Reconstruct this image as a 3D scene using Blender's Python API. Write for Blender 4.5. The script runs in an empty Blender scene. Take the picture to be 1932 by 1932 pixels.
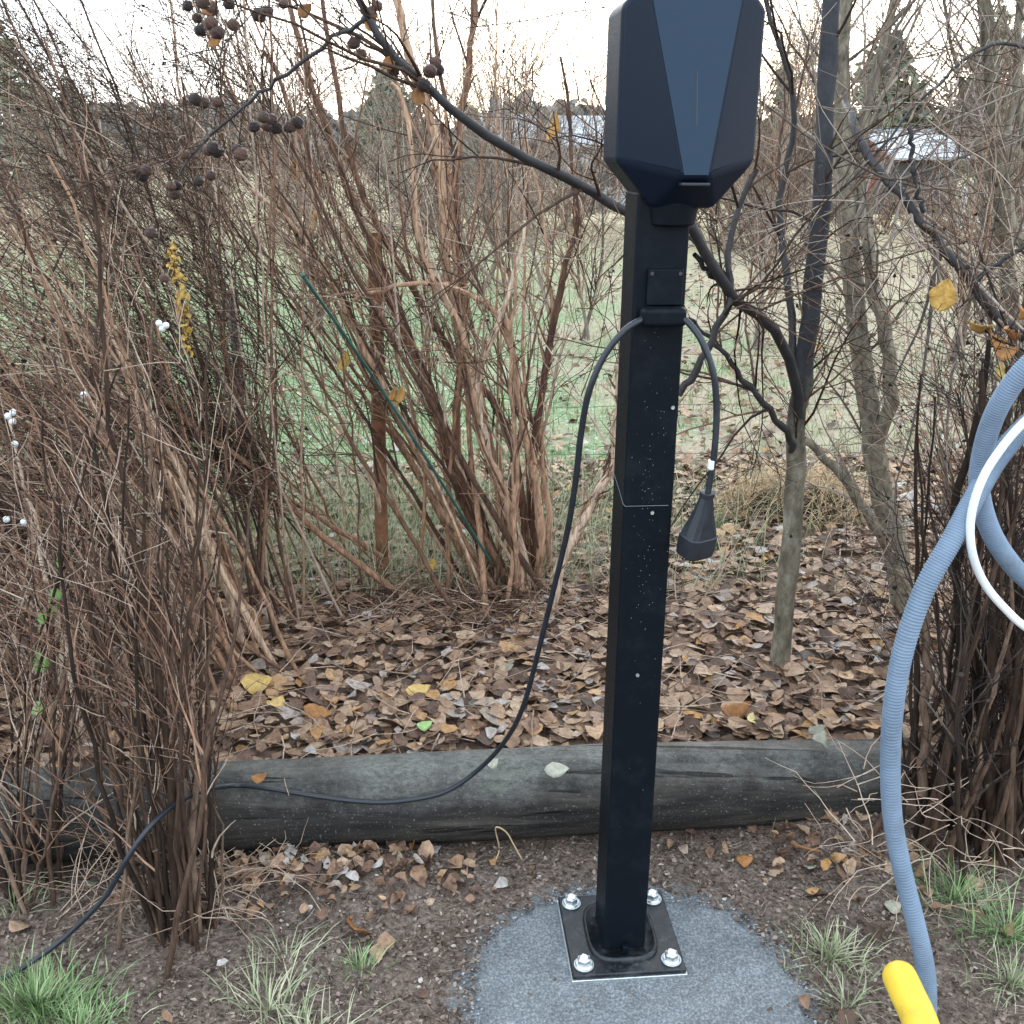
import bpy, bmesh, math, random
import numpy as np
from mathutils import Vector, Matrix
rng = np.random.default_rng(11)
random.seed(4)
sc = bpy.context.scene
COL = sc.collection
PI = math.pi
R = math.radians

# ---------------------------------------------------------------- camera
TH = R(19.5)
CAM_H = 1.5
cam = bpy.data.cameras.new('camera')
cam.sensor_width = 36; cam.lens = 36.0
cam.clip_start = 0.05; cam.clip_end = 3000
co = bpy.data.objects.new('camera', cam); COL.objects.link(co)
co.location = (0, 0, CAM_H); co.rotation_euler = (R(90) - TH, 0, 0)
sc.camera = co

# ---------------------------------------------------------------- light
SUN_EL, SUN_ROT = R(13), R(8)
w = bpy.data.worlds.new('World'); sc.world = w; w.use_nodes = True
wn = w.node_tree; bg = wn.nodes['Background']
sky = wn.nodes.new('ShaderNodeTexSky'); sky.sky_type = 'NISHITA'; sky.sun_disc = False
sky.sun_elevation = SUN_EL; sky.sun_rotation = SUN_ROT
sky.air_density = 1.0; sky.dust_density = 2.0; sky.ozone_density = 1.5
# thin high cloud veil over the clear sky
mx = wn.nodes.new('ShaderNodeMix'); mx.data_type = 'RGBA'; mx.inputs[0].default_value = .84
wtc = wn.nodes.new('ShaderNodeTexCoord'); wno = wn.nodes.new('ShaderNodeTexNoise'); wno.inputs['Scale'].default_value = 1.6; wno.inputs['Detail'].default_value = 4
wr_ = wn.nodes.new('ShaderNodeValToRGB'); wr_.color_ramp.elements[0].position = .35; wr_.color_ramp.elements[0].color = (5.1, 6.1, 7.0, 1); wr_.color_ramp.elements[1].position = .65; wr_.color_ramp.elements[1].color = (6.9, 7.3, 7.7, 1)
wn.links.new(wtc.outputs['Generated'], wno.inputs[0]); wn.links.new(wno.outputs[0], wr_.inputs[0])
wn.links.new(sky.outputs[0], mx.inputs[6]); wn.links.new(wr_.outputs[0], mx.inputs[7])
wn.links.new(mx.outputs[2], bg.inputs[0]); bg.inputs[1].default_value = 0.13
sl = bpy.data.lights.new('sun', 'SUN'); sl.energy = 0.5; sl.angle = R(25); sl.color = (1, 0.9, 0.8)
so = bpy.data.objects.new('sun', sl); COL.objects.link(so)
sd = Vector((math.sin(SUN_ROT) * math.cos(SUN_EL), math.cos(SUN_ROT) * math.cos(SUN_EL), math.sin(SUN_EL)))
so.rotation_euler = sd.to_track_quat('Z', 'Y').to_euler()
sc.view_settings.view_transform = 'Standard'; sc.view_settings.look = 'None'
sc.view_settings.exposure = 1.82; sc.view_settings.gamma = 1

# ---------------------------------------------------------------- helpers
S = 1932.0
def ray(u, v):
    x = (u - S / 2) / S; y = (S / 2 - v) / S
    return Vector((x, math.cos(TH) + y * math.sin(TH), -math.sin(TH) + y * math.cos(TH)))
def P(u, v, Y):
    d = ray(u, v); t = Y / d.y
    return Vector((d.x * t, Y, CAM_H + d.z * t))
def G(u, v, z=0.0):
    d = ray(u, v); t = (z - CAM_H) / d.z
    return Vector((d.x * t, d.y * t, z))

def tag(o, label=None, cat=None, group=None, kind=None):
    if label: o['label'] = label
    if cat: o['category'] = cat
    if group: o['group'] = group
    if kind: o['kind'] = kind
    return o
def thing(name, label, cat, loc=(0, 0, 0), rz=0, group=None):
    o = bpy.data.objects.new(name, None); COL.objects.link(o)
    o.empty_display_size = .05
    o.location = loc; o.rotation_euler = (0, 0, rz)
    return tag(o, label, cat, group)
def link(name, me, mat=None, parent=None, world=True):
    o = bpy.data.objects.new(name, me); COL.objects.link(o)
    if mat and not me.materials: me.materials.append(mat)
    if parent:
        o.parent = parent
        if world:   # mesh data given in world space
            mb = Matrix.LocRotScale(parent.location, parent.rotation_euler, parent.scale)
            o.matrix_parent_inverse = mb.inverted()
    return o

class QB:
    """collects quads from numpy arrays"""
    def __init__(s): s.v = []; s.f = []; s.r = []; s.n = 0
    def add(s, V, F, rnd):
        s.v.append(V.reshape(-1, 3)); s.f.append(F.reshape(-1, 4) + s.n); s.r.append(rnd.reshape(-1)); s.n += V.reshape(-1, 3).shape[0]
    def tubes(s, paths, rad, sides=4, rnd=None, cap=False):
        paths = np.asarray(paths, float); rad = np.asarray(rad, float)
        N, K, _ = paths.shape
        T = np.gradient(paths, axis=1); T /= np.linalg.norm(T, axis=2, keepdims=True) + 1e-9
        ref = np.tile(np.array([0.31, 0.17, 0.11]) , (N, 1, 1))
        ref = np.where(np.abs(T.mean(1, keepdims=True)[..., 2:3]) > .8, np.array([1.0, .1, 0]), np.array([.05, .1, 1.0]))
        A = np.cross(T, np.broadcast_to(ref, T.shape)); A /= np.linalg.norm(A, axis=2, keepdims=True) + 1e-9
        B = np.cross(T, A)
        a = np.arange(sides) * 2 * PI / sides
        V = paths[:, :, None, :] + rad[:, :, None, None] * (np.cos(a)[None, None, :, None] * A[:, :, None, :] + np.sin(a)[None, None, :, None] * B[:, :, None, :])
        idx = np.arange(N * K * sides).reshape(N, K, sides)
        i0 = idx[:, :-1, :]; i1 = idx[:, 1:, :]
        F = np.stack([i0, np.roll(i0, -1, 2), np.roll(i1, -1, 2), i1], -1)
        if rnd is None: rnd = rng.random(N)
        s.add(V, F, np.repeat(rnd, K * sides))
    def build(s, name, mat, parent=None, smooth=True):
        V = np.concatenate(s.v); F = np.concatenate(s.f); Rn = np.concatenate(s.r)
        me = bpy.data.meshes.new(name)
        me.vertices.add(len(V)); me.vertices.foreach_set('co', V.astype(np.float32).ravel())
        me.loops.add(F.size); me.loops.foreach_set('vertex_index', F.astype(np.int32).ravel())
        me.polygons.add(len(F)); me.polygons.foreach_set('loop_start', np.arange(0, F.size, 4, dtype=np.int32))
        me.polygons.foreach_set('loop_total', np.full(len(F), 4, dtype=np.int32))
        me.update(calc_edges=True)
        me.polygons.foreach_set('use_smooth', np.full(len(F), smooth, dtype=bool))
        at = me.attributes.new('rnd', 'FLOAT', 'POINT'); at.data.foreach_set('value', Rn.astype(np.float32))
        me.validate()
        return link(name, me, mat, parent)

def unit(a): return a / (np.linalg.norm(a, axis=-1, keepdims=True) + 1e-9)
def catmull(pts, K):
    p = np.array(pts, float); n = len(p)
    if n == 2: t = np.linspace(0, 1, K)[:, None]; return p[0] * (1 - t) + p[1] * t
    e = np.vstack([2 * p[0] - p[1], p, 2 * p[-1] - p[-2]])
    out = []
    for s in np.linspace(0, n - 1, K):
        i = min(int(s), n - 2); t = s - i
        a, b, c, d = e[i], e[i + 1], e[i + 2], e[i + 3]
        out.append(.5 * ((2 * b) + (-a + c) * t + (2 * a - 5 * b + 4 * c - d) * t * t + (-a + 3 * b - 3 * c + d) * t ** 3))
    return np.array(out)
def stem(pix, Y0, Y1, K=16, jit=0.0):
    """picture-traced stem given real distances"""
    n = len(pix); L = []
    for i, q in enumerate(pix):
        Y = q[2] if len(q) > 2 else Y0 + (Y1 - Y0) * i / (n - 1)
        L.append(P(q[0], q[1], Y))
    c = catmull(L, K)
    if jit: c[1:] += rng.normal(0, jit, (K - 1, 3))
    return c
def taper(K, r0, r1, pw=1.0): return r0 + (r1 - r0) * np.linspace(0, 1, K) ** pw
def sample(paths, rad, n, tmin, tmax=1.0):
    N, K, _ = paths.shape
    L = np.linalg.norm(paths[:, -1] - paths[:, 0], axis=1); L = L / L.sum()
    i = rng.choice(N, n, p=L); t = (tmin + (tmax - tmin) * rng.random(n)) * (K - 1)
    k = np.minimum(t.astype(int), K - 2); f = (t - k)[:, None]
    pos = paths[i, k] * (1 - f) + paths[i, k + 1] * f
    tan = unit(paths[i, k + 1] - paths[i, k])
    r = rad[i, k] * (1 - f[:, 0]) + rad[i, k + 1] * f[:, 0]
    return pos, tan, r
def walk(pos, d, L, K, wob, bend=(0, 0, 0)):
    n = len(pos); out = np.zeros((n, K, 3)); out[:, 0] = pos; d = unit(d)
    for k in range(1, K):
        d = unit(d + rng.normal(0, wob, (n, 3)) + np.array(bend))
        out[:, k] = out[:, k - 1] + d * (L / (K - 1))[:, None]
    return out
def grow(paths, rad, n, l0, l1, ang=(.3, .9), K=6, wob=.12, bias=(0, 0, 0), bend=(0, 0, 0), rf=.55, rmax=1, rmin=.0006, tmin=.15):
    pos, tan, r = sample(paths, rad, n, tmin)
    pr = unit(np.cross(tan, rng.normal(size=(n, 3))))
    a = rng.uniform(ang[0], ang[1], n)[:, None]
    d = np.cos(a) * tan + np.sin(a) * pr + np.array(bias)
    L = l0 + (l1 - l0) * rng.random(n) ** 1.5
    p = walk(pos, d, L, K, wob, bend)
    r0 = np.minimum(r * rf, rmax); r0 = np.maximum(r0, rmin * 1.3)
    rr = r0[:, None] + (rmin - r0)[:, None] * np.linspace(0, 1, K)[None]
    bad = ((p[..., 1] < 1.74) & (p[..., 0] > -.02) & (p[..., 0] < .5)).any(1) | ((p[..., 1] < 1.64) & (p[..., 0] > -.3)).any(1)
    return p[~bad], rr[~bad]
def mulr(N, r0, r1, K):
    r0 = np.broadcast_to(r0, (N,)); return r0[:, None] + (r1 - r0[:, None]) * np.linspace(0, 1, K)[None]

def leaves(qb, pos, size, yaw=None, tilt=.5, roll=None, curl=.6, width=.34, rnd=None, flat=False, nrm=None):
    """ovate curled leaves, 5x3 verts each"""
    n = len(pos)
    t = np.array([0, .16, .45, .78, 1.0]); wd = np.array([.22, .78, 1.0, .66, .06])
    s = np.array([-1, 0, 1.0])
    X = np.repeat(t[:, None] - .5, 3, 1)[None] + rng.normal(0, .03, (n, 5, 3)); Yv = (wd[:, None] * s[None])[None] * width * rng.uniform(.7, 1.35, n)[:, None, None]
    Yv = Yv * (1 + rng.normal(0, .16, (n, 5, 3)))
    c1 = rng.normal(0, curl, n)[:, None, None]; c2 = rng.uniform(-.3, 1.0, n)[:, None, None] * curl * 1.6
    Z = c1 * (X ** 2 - .1) + c2 * np.abs(Yv) * .9 + rng.normal(0, .05 * curl, (n, 5, 3)) + rng.normal(0, .35 * curl, n)[:, None, None] * X * Yv * 3
    V = np.stack([X, Yv, Z], -1) * np.asarray(size).reshape(-1, 1, 1, 1)
    yaw = rng.uniform(0, 2 * PI, n) if yaw is None else yaw
    pi = rng.normal(0, tilt, n); ro = rng.normal(0, tilt, n) if roll is None else roll
    def rot(ax, a):
        c, s_ = np.cos(a), np.sin(a); M = np.zeros((n, 3, 3)); i, j = [(1, 2), (0, 2), (0, 1)][ax]
        M[:, ax, ax] = 1; M[:, i, i] = c; M[:, j, j] = c; M[:, i, j] = -s_; M[:, j, i] = s_; return M
    M = rot(2, yaw) @ rot(1, pi) @ rot(0, ro)
    V = np.einsum('nij,nabj->nabi', M, V) + pos[:, None, None, :]
    idx = np.arange(n * 15).reshape(n, 5, 3)
    F = np.stack([idx[:, :-1, :-1], idx[:, 1:, :-1], idx[:, 1:, 1:], idx[:, :-1, 1:]], -1)
    qb.add(V, F, np.repeat(rng.random(n) if rnd is None else rnd, 15))
def blades(qb, pos, h, lean, wdt, droop=.5, K=5, yaw=None, rnd=None):
    n = len(pos); yaw = rng.uniform(0, 2 * PI, n) if yaw is None else yaw
    d = np.stack([np.cos(yaw), np.sin(yaw), np.zeros(n)], 1); sd_ = np.stack([-np.sin(yaw + .4), np.cos(yaw + .4), np.zeros(n)], 1)
    ang = np.broadcast_to(lean, (n,)).copy(); pts = [pos]; p = pos.copy()
    for k in range(1, K):
        p = p + (d * np.sin(ang)[:, None] + np.array([0, 0, 1.]) * np.cos(ang)[:, None]) * (np.asarray(h) / (K - 1)).reshape(-1, 1)
        ang = np.minimum(ang + droop * rng.uniform(.2, 1, n), 2.1); pts.append(p)
    Pp = np.stack(pts, 1); ww = (wdt * (1 - np.linspace(0, 1, K) ** 1.6) + .0002)[None, :, None]
    V = np.stack([Pp - sd_[:, None] * ww, Pp + sd_[:, None] * ww], 2)
    idx = np.arange(n * K * 2).reshape(n, K, 2)
    F = np.stack([idx[:, :-1, 0], idx[:, 1:, 0], idx[:, 1:, 1], idx[:, :-1, 1]], -1)
    qb.add(V, F, np.repeat(rng.random(n) if rnd is None else rnd, K * 2))

# ---------------------------------------------------------------- materials
def nt(name, rough=.8, spec=.3):
    m = bpy.data.materials.new(name); m.use_nodes = True; t = m.node_tree
    b = t.nodes['Principled BSDF']; b.inputs['Roughness'].default_value = rough
    b.inputs['Specular IOR Level'].default_value = spec
    return m, t, b
def N(t, typ, **kw):
    n = t.nodes.new(typ)
    for k, v in kw.items():
        if k in ('op',): n.operation = v
        elif k.startswith('i'): n.inputs[int(k[1:])].default_value = v
        else: setattr(n, k, v)
    return n
def ramp(t, stops, interp='LINEAR'):
    n = t.nodes.new('ShaderNodeValToRGB'); n.color_ramp.interpolation = interp
    e = n.color_ramp.elements
    while len(e) > 1: e.remove(e[-1])
    e[0].position = stops[0][0]; e[0].color = (*stops[0][1], 1)
    for p, c in stops[1:]:
        x = e.new(p); x.color = (*c, 1)
    return n
def noise(t, scale, detail=4, rough=.6, coord='Object', stretch=None, dist=0):
    tc = t.nodes.new('ShaderNodeTexCoord'); n = t.nodes.new('ShaderNodeTexNoise')
    n.inputs['Scale'].default_value = scale; n.inputs['Detail'].default_value = detail; n.inputs['Roughness'].default_value = rough
    n.inputs['Distortion'].default_value = dist
    if stretch:
        mp = t.nodes.new('ShaderNodeMapping'); mp.inputs['Scale'].default_value = stretch
        t.links.new(tc.outputs[coord], mp.inputs[0]); t.links.new(mp.outputs[0], n.inputs[0])
    else: t.links.new(tc.outputs[coord], n.inputs[0])
    return n
def mixc(t, fac, a, b, mode='MIX'):
    n = t.nodes.new('ShaderNodeMix'); n.data_type = 'RGBA'; n.blend_type = mode
    for k, v in ((0, fac), (6, a), (7, b)):
        if hasattr(v, 'links') or hasattr(v, 'is_output'): t.links.new(v, n.inputs[k])
        else: n.inputs[k].default_value = v if k == 0 else (*v, 1)
    return n.outputs[2]
def bump(t, b, h, strength=.5, dist=.01):
    n = t.nodes.new('ShaderNodeBump'); n.inputs['Strength'].default_value = strength; n.inputs['Distance'].default_value = dist
    t.links.new(h, n.inputs['Height']); t.links.new(n.outputs[0], b.inputs['Normal'])
def mat_rnd(name, stops, rough=.85, nscale=60, var=.45, spec=.2, interp='LINEAR', bumps=.4, stretch=None):
    """colour by per-piece random attribute, broken up by noise"""
    m, t, b = nt(name, rough, spec)
    a = N(t, 'ShaderNodeAttribute', attribute_name='rnd')
    r = ramp(t, stops, interp); t.links.new(a.outputs['Fac'], r.inputs[0])
    n = noise(t, nscale, 5, .7, stretch=stretch)
    r2 = ramp(t, [(.3, (1 - var,) * 3), (.7, (1 + var * .6,) * 3)]); t.links.new(n.outputs[0], r2.inputs[0])
    c = mixc(t, 1.0, r.outputs[0], r2.outputs[0], 'MULTIPLY'); t.links.new(c, b.inputs['Base Color'])
    if bumps: bump(t, b, n.outputs[0], bumps, .004)
    return m
M = {}
M['bark_peel'] = mat_rnd('peeling_bark', [(0, (0.088, 0.049, 0.035)), (0.3, (0.208, 0.12, 0.078)), (0.6, (0.394, 0.231, 0.147)), (0.85, (0.547, 0.367, 0.248)), (1, (0.679, 0.524, 0.404))], nscale=95, var=.75, bumps=1, stretch=(1, 1, .16))
M['twig_brown'] = mat_rnd('brown_twig', [(0, (0.033, 0.021, 0.017)), (0.25, (0.093, 0.057, 0.043)), (0.5, (0.219, 0.126, 0.086)), (0.7, (0.339, 0.199, 0.131)), (0.85, (0.394, 0.304, 0.237)), (1, (0.635, 0.502, 0.393))], nscale=35, var=.45, bumps=.2)
M['twig_tan'] = mat_rnd('tan_twig', [(0, (0.162, 0.108, 0.078)), (0.5, (0.365, 0.257, 0.189)), (1, (0.567, 0.446, 0.351))], nscale=35, var=.4, bumps=.2)
M['twig_dark'] = mat_rnd('dark_twig', [(0, (0.014, 0.011, 0.011)), (0.5, (0.035, 0.026, 0.023)), (0.85, (0.066, 0.051, 0.043)), (1, (0.152, 0.121, 0.101))], nscale=40, var=.45, bumps=.3)
M['twig_grey'] = mat_rnd('grey_twig', [(0, (0.109, 0.09, 0.077)), (0.5, (0.234, 0.188, 0.153)), (1, (0.421, 0.352, 0.293))], nscale=30, var=.35, bumps=.1)
M['twig_umber'] = mat_rnd('umber_twig', [(0, (0.023, 0.015, 0.011)), (0.5, (0.066, 0.039, 0.027)), (0.85, (0.132, 0.083, 0.058)), (1, (0.264, 0.18, 0.129))], nscale=90, var=.7, bumps=.8, stretch=(1, 1, .2))
M['bark_grey'] = mat_rnd('grey_olive_bark', [(0, (0.172, 0.149, 0.109)), (1, (0.241, 0.213, 0.161))], nscale=50, var=.7, bumps=.9, stretch=(1, 1, .5))
M['bark_dark'] = mat_rnd('dark_wet_bark', [(0, (0.022, 0.022, 0.024)), (1, (0.042, 0.038, 0.04))], nscale=30, var=.5, rough=.6, spec=.4, bumps=.6)
M['leaf_litter'] = mat_rnd('leaf_litter', [(0, (0.064, 0.038, 0.027)), (0.15, (0.147, 0.086, 0.061)), (0.35, (0.248, 0.144, 0.09)), (0.55, (0.35, 0.221, 0.14)), (0.78, (0.442, 0.311, 0.212)), (0.86, (0.414, 0.216, 0.072)), (0.92, (0.331, 0.261, 0.216)), (0.96, (0.442, 0.406, 0.379)), (1, (0.276, 0.171, 0.117))], nscale=70, var=.5, rough=.6, spec=.35, bumps=.9)
M['debris'] = mat_rnd('ground_debris', [(0, (.04, .028, .022)), (.4, (.13, .09, .07)), (.7, (.24, .18, .145)), (.95, (.34, .27, .22)), (1, (.46, .42, .37))], nscale=60, var=.3)
M['straw'] = mat_rnd('straw', [(0, (.2, .13, .07)), (.5, (.42, .3, .17)), (1, (.6, .47, .3))], nscale=40, var=.3)
M['grit_loose'] = mat_rnd('loose_grit_grains', [(0, (.07, .08, .085)), (.5, (.19, .21, .23)), (1, (.42, .45, .48))], nscale=60, var=.2, bumps=0)
M['grass_green'] = mat_rnd('green_grass', [(0, (.1, .16, .06)), (.5, (.19, .3, .12)), (.8, (.3, .42, .2)), (1, (.48, .46, .3))], nscale=40, var=.2, rough=.6)
M['grass_pale'] = mat_rnd('pale_grass', [(0, (.17, .2, .1)), (.5, (.32, .37, .22)), (1, (.52, .48, .34))], nscale=40, var=.2, rough=.6)
M['grass_frost'] = mat_rnd('frosty_grass', [(0, (0.131, 0.166, 0.065)), (0.4, (0.222, 0.299, 0.134)), (0.7, (0.322, 0.381, 0.193)), (0.88, (0.475, 0.549, 0.338)), (1, (0.322, 0.283, 0.117))], nscale=9, var=.2, rough=.7)
M['leaf_yellow'] = mat_rnd('yellow_leaf', [(0, (.46, .27, .07)), (1, (.56, .38, .1))], nscale=90, var=.5, rough=.55)
M['leaf_dry_yellow'] = mat_rnd('dry_yellow_leaf', [(0, (.4, .2, .06)), (.5, (.55, .36, .12)), (1, (.62, .52, .25))], nscale=70, var=.35, rough=.6)
M['leaf_green'] = mat_rnd('green_leaf', [(0, (.16, .3, .08)), (1, (.34, .5, .2))], nscale=70, var=.25, rough=.5)
M['leaf_pale'] = mat_rnd('pale_leaf', [(0, (0.248, 0.253, 0.19)), (1, (0.372, 0.361, 0.29))], nscale=70, var=.3, rough=.6)
M['leaf_brown'] = mat_rnd('rust_leaf', [(0, (.2, .09, .035)), (1, (.42, .2, .07))], nscale=70, var=.35, rough=.5)
M['fruit'] = mat_rnd('withered_fruit', [(0, (.04, .025, .024)), (1, (.16, .085, .062))], nscale=55, var=.5, rough=.45, spec=.4, bumps=.8)
M['needles'] = mat_rnd('evergreen_needles', [(0, (0.084, 0.105, 0.077)), (0.6, (0.168, 0.196, 0.133)), (1, (0.308, 0.336, 0.21))], nscale=3, var=.3)  # needles, far foliage and woods brightened to stand in for haze
M['foliage_far'] = mat_rnd('far_foliage', [(0, (0.125, 0.144, 0.106)), (0.6, (0.25, 0.263, 0.188)), (1, (0.425, 0.413, 0.288))], nscale=3, var=.3)
M['woods'] = mat_rnd('far_woods', [(0, (0.156, 0.169, 0.169)), (1, (0.286, 0.273, 0.247))], nscale=.4, var=.3)

m, t, b = nt('olive_to_dark_bark', .75, .3); M['bark_fruit'] = m  # olive bark turning darker with height
n1 = noise(t, 30, 6, .7, stretch=(1, 1, .5)); n2 = noise(t, 7, 4, .6)
ra1 = ramp(t, [(.3, (.06, .052, .036)), (.5, (.16, .14, .1)), (.68, (.3, .28, .22))]); t.links.new(n1.outputs[0], ra1.inputs[0])
ra2 = ramp(t, [(.3, (.016, .018, .023)), (.7, (.05, .05, .056))]); t.links.new(n1.outputs[0], ra2.inputs[0])
tc_ = N(t, 'ShaderNodeTexCoord'); sp_x = N(t, 'ShaderNodeSeparateXYZ'); t.links.new(tc_.outputs['Object'], sp_x.inputs[0])
a1 = N(t, 'ShaderNodeMath', op='MULTIPLY_ADD', i1=.5); t.links.new(n2.outputs[0], a1.inputs[0]); t.links.new(sp_x.outputs[2], a1.inputs[2])
a2 = N(t, 'ShaderNodeMapRange'); a2.inputs[1].default_value = 1.0; a2.inputs[2].default_value = 1.2; t.links.new(a1.outputs[0], a2.inputs[0])
t.links.new(mixc(t, a2.outputs[0], ra1.outputs[0], ra2.outputs[0]), b.inputs['Base Color']); bump(t, b, n1.outputs[0], .8, .006)

def plain(name, col, rough=.5, spec=.5, metal=0, nscale=0, var=.2, bstr=0, bdist=.001):
    m, t, b = nt(name, rough, spec); b.inputs['Base Color'].default_value = (*col, 1); b.inputs['Metallic'].default_value = metal
    if nscale:
        n = noise(t, nscale, 5, .6)
        r = ramp(t, [(.3, tuple(c * (1 - var) for c in col)), (.7, tuple(c * (1 + var) for c in col))])
        t.links.new(n.outputs[0], r.inputs[0]); t.links.new(r.outputs[0], b.inputs['Base Color'])
        if bstr: bump(t, b, n.outputs[0], bstr, bdist)
        rr = ramp(t, [(.3, (rough * .75,) * 3), (.7, (min(1, rough * 1.25),) * 3)]); t.links.new(n.outputs[0], rr.inputs[0]); t.links.new(rr.outputs[0], b.inputs['Roughness'])
    return m
M['powder'] = plain('black_powder_coat', (.003, .0055, .009), .5, .12, 0, 420, .3, .25, .0006)
m, t, b = nt('dusty_powder_coat', .42, .45); M['powder_dusty'] = m
d1 = noise(t, 30, 6, .75); d2 = noise(t, 240, 3, .7)
dr = ramp(t, [(.48, (0, 0, 0)), (.7, (.55, .55, .55))]); t.links.new(d1.outputs[0], dr.inputs[0])
ds = ramp(t, [(.6, (0, 0, 0)), (.68, (1, 1, 1))]); t.links.new(d2.outputs[0], ds.inputs[0])
dm = N(t, 'ShaderNodeMath', op='MULTIPLY'); t.links.new(dr.outputs[0], dm.inputs[0]); t.links.new(ds.outputs[0], dm.inputs[1])
da = N(t, 'ShaderNodeMath', op='MULTIPLY_ADD', i1=.35); t.links.new(dr.outputs[0], da.inputs[0]); t.links.new(dm.outputs[0], da.inputs[2])
t.links.new(mixc(t, da.outputs[0], (.006, .008, .011), (.2, .21, .22)), b.inputs['Base Color'])
rr_ = ramp(t, [(.3, (.25,) * 3), (.7, (.6,) * 3)]); t.links.new(d1.outputs[0], rr_.inputs[0]); t.links.new(rr_.outputs[0], b.inputs['Roughness'])
M['housing'] = plain('blue_black_plastic', (.003, .008, .019), .5, .18, 0, 500, .15, .3, .0005)
M['panel'] = plain('sky_tinted_panel', (.004, .022, .048), .48, .28, 0, 500, .1, .2, .0004)  # blue sky reflection on the fascia put into this colour
M['rubber'] = plain('black_rubber', (.013, .017, .024), .42, .5, 0, 60, .25)
M['seam'] = plain('scratched_wire', (.14, .15, .17), .35, .6, .6)
M['screw_dark'] = plain('dark_screw', (.05, .055, .06), .4, .5, .5)
M['zinc'] = plain('galvanised_steel', (.62, .66, .68), .34, .5, .85, 180, .2, .2, .0006)
M['cork'] = plain('water_drop', (.2, .24, .28), .08, .8)
M['white_pipe'] = plain('white_tube', (.72, .76, .78), .35, .5, 0, 20, .06)
M['yellow_pipe'] = plain('yellow_tube', (.74, .5, .05), .5, .4, 0, 30, .06)
M['roof'] = plain('pale_metal_roof', (.33, .36, .4), .5, .4, 0, 2, .12)
M['wall_dark'] = plain('dark_timber_wall', (.07, .07, .075), .8, .2, 0, 2, .2)
M['wall_red'] = plain('red_timber_wall', (.17, .055, .04), .8, .2, 0, 2, .2)
M['wall_pale'] = plain('pale_wall', (.36, .37, .38), .8, .2, 0, 2, .1)
M['glass'] = plain('dark_window_glass', (.03, .035, .045), .1, .6)
M['stake_green'] = plain('green_stake', (.018, .075, .06), .4, .5, 0, 40, .3)
M['wood_stake'] = plain('brown_stake', (.2, .1, .055), .8, .2, 0, 26, .5, .6, .004)
M['wood_grey'] = plain('grey_stake', (.07, .065, .065), .8, .2, 0, 26, .5, .6, .004)
M['wire'] = plain('fence_wire', (.05, .07, .06), .5, .5, .3)

# conduit with ribs from its own geometry
M['conduit'] = plain('blue_grey_conduit', (.16, .22, .3), .58, .35, 0, 22, .16)

def soiled(mat, dirt, lo=.55, hi=.75, sc=9, amt=.6):
    t = mat.node_tree; b = t.nodes['Principled BSDF']; src = b.inputs['Base Color'].links[0].from_socket
    n = noise(t, sc, 7, .75); r = ramp(t, [(lo, (0, 0, 0)), (hi, (amt,) * 3)]); t.links.new(n.outputs[0], r.inputs[0])
    t.links.new(mixc(t, r.outputs[0], src, dirt), b.inputs['Base Color'])
soiled(M['conduit'], (.1, .09, .08)); soiled(M['yellow_pipe'], (.3, .19, .05), .56, .72, 14, .5); soiled(M['white_pipe'], (.35, .34, .3), .58, .75, 20, .4)
soiled(M['powder'], (.014, .017, .022), .5, .7, 16, .5)

# log
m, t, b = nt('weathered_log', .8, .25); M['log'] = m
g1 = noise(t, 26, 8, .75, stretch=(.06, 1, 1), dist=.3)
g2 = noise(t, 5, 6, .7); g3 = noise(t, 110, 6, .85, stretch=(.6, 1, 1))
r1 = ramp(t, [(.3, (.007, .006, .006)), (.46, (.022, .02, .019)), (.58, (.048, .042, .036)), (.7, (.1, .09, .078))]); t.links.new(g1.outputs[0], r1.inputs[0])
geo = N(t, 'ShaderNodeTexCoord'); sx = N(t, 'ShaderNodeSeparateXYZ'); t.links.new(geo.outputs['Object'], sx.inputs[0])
# lichen patches, with the sky-lit top painted in by height, edge broken by noise
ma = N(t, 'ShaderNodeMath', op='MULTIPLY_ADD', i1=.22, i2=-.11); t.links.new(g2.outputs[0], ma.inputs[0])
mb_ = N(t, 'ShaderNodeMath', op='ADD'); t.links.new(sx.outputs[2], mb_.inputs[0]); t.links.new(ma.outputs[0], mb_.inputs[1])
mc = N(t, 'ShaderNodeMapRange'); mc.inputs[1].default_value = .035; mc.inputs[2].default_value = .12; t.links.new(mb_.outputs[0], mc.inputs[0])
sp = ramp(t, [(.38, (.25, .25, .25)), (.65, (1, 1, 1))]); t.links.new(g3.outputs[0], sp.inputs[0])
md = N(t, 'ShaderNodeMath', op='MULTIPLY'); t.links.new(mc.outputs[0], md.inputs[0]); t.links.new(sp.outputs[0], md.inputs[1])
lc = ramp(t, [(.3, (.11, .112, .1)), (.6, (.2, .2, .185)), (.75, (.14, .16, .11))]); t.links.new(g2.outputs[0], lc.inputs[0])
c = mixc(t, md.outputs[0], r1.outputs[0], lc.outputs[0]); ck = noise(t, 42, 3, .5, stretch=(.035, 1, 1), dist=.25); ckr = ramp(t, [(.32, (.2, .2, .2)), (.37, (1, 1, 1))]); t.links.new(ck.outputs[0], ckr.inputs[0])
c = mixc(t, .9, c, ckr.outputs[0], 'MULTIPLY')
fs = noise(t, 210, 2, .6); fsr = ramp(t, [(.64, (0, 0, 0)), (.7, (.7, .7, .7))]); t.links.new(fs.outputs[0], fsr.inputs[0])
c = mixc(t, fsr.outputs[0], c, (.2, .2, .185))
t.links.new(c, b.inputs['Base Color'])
hs = N(t, 'ShaderNodeMath', op='ADD'); t.links.new(g1.outputs[0], hs.inputs[0]); t.links.new(ckr.outputs[0], hs.inputs[1])
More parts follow.
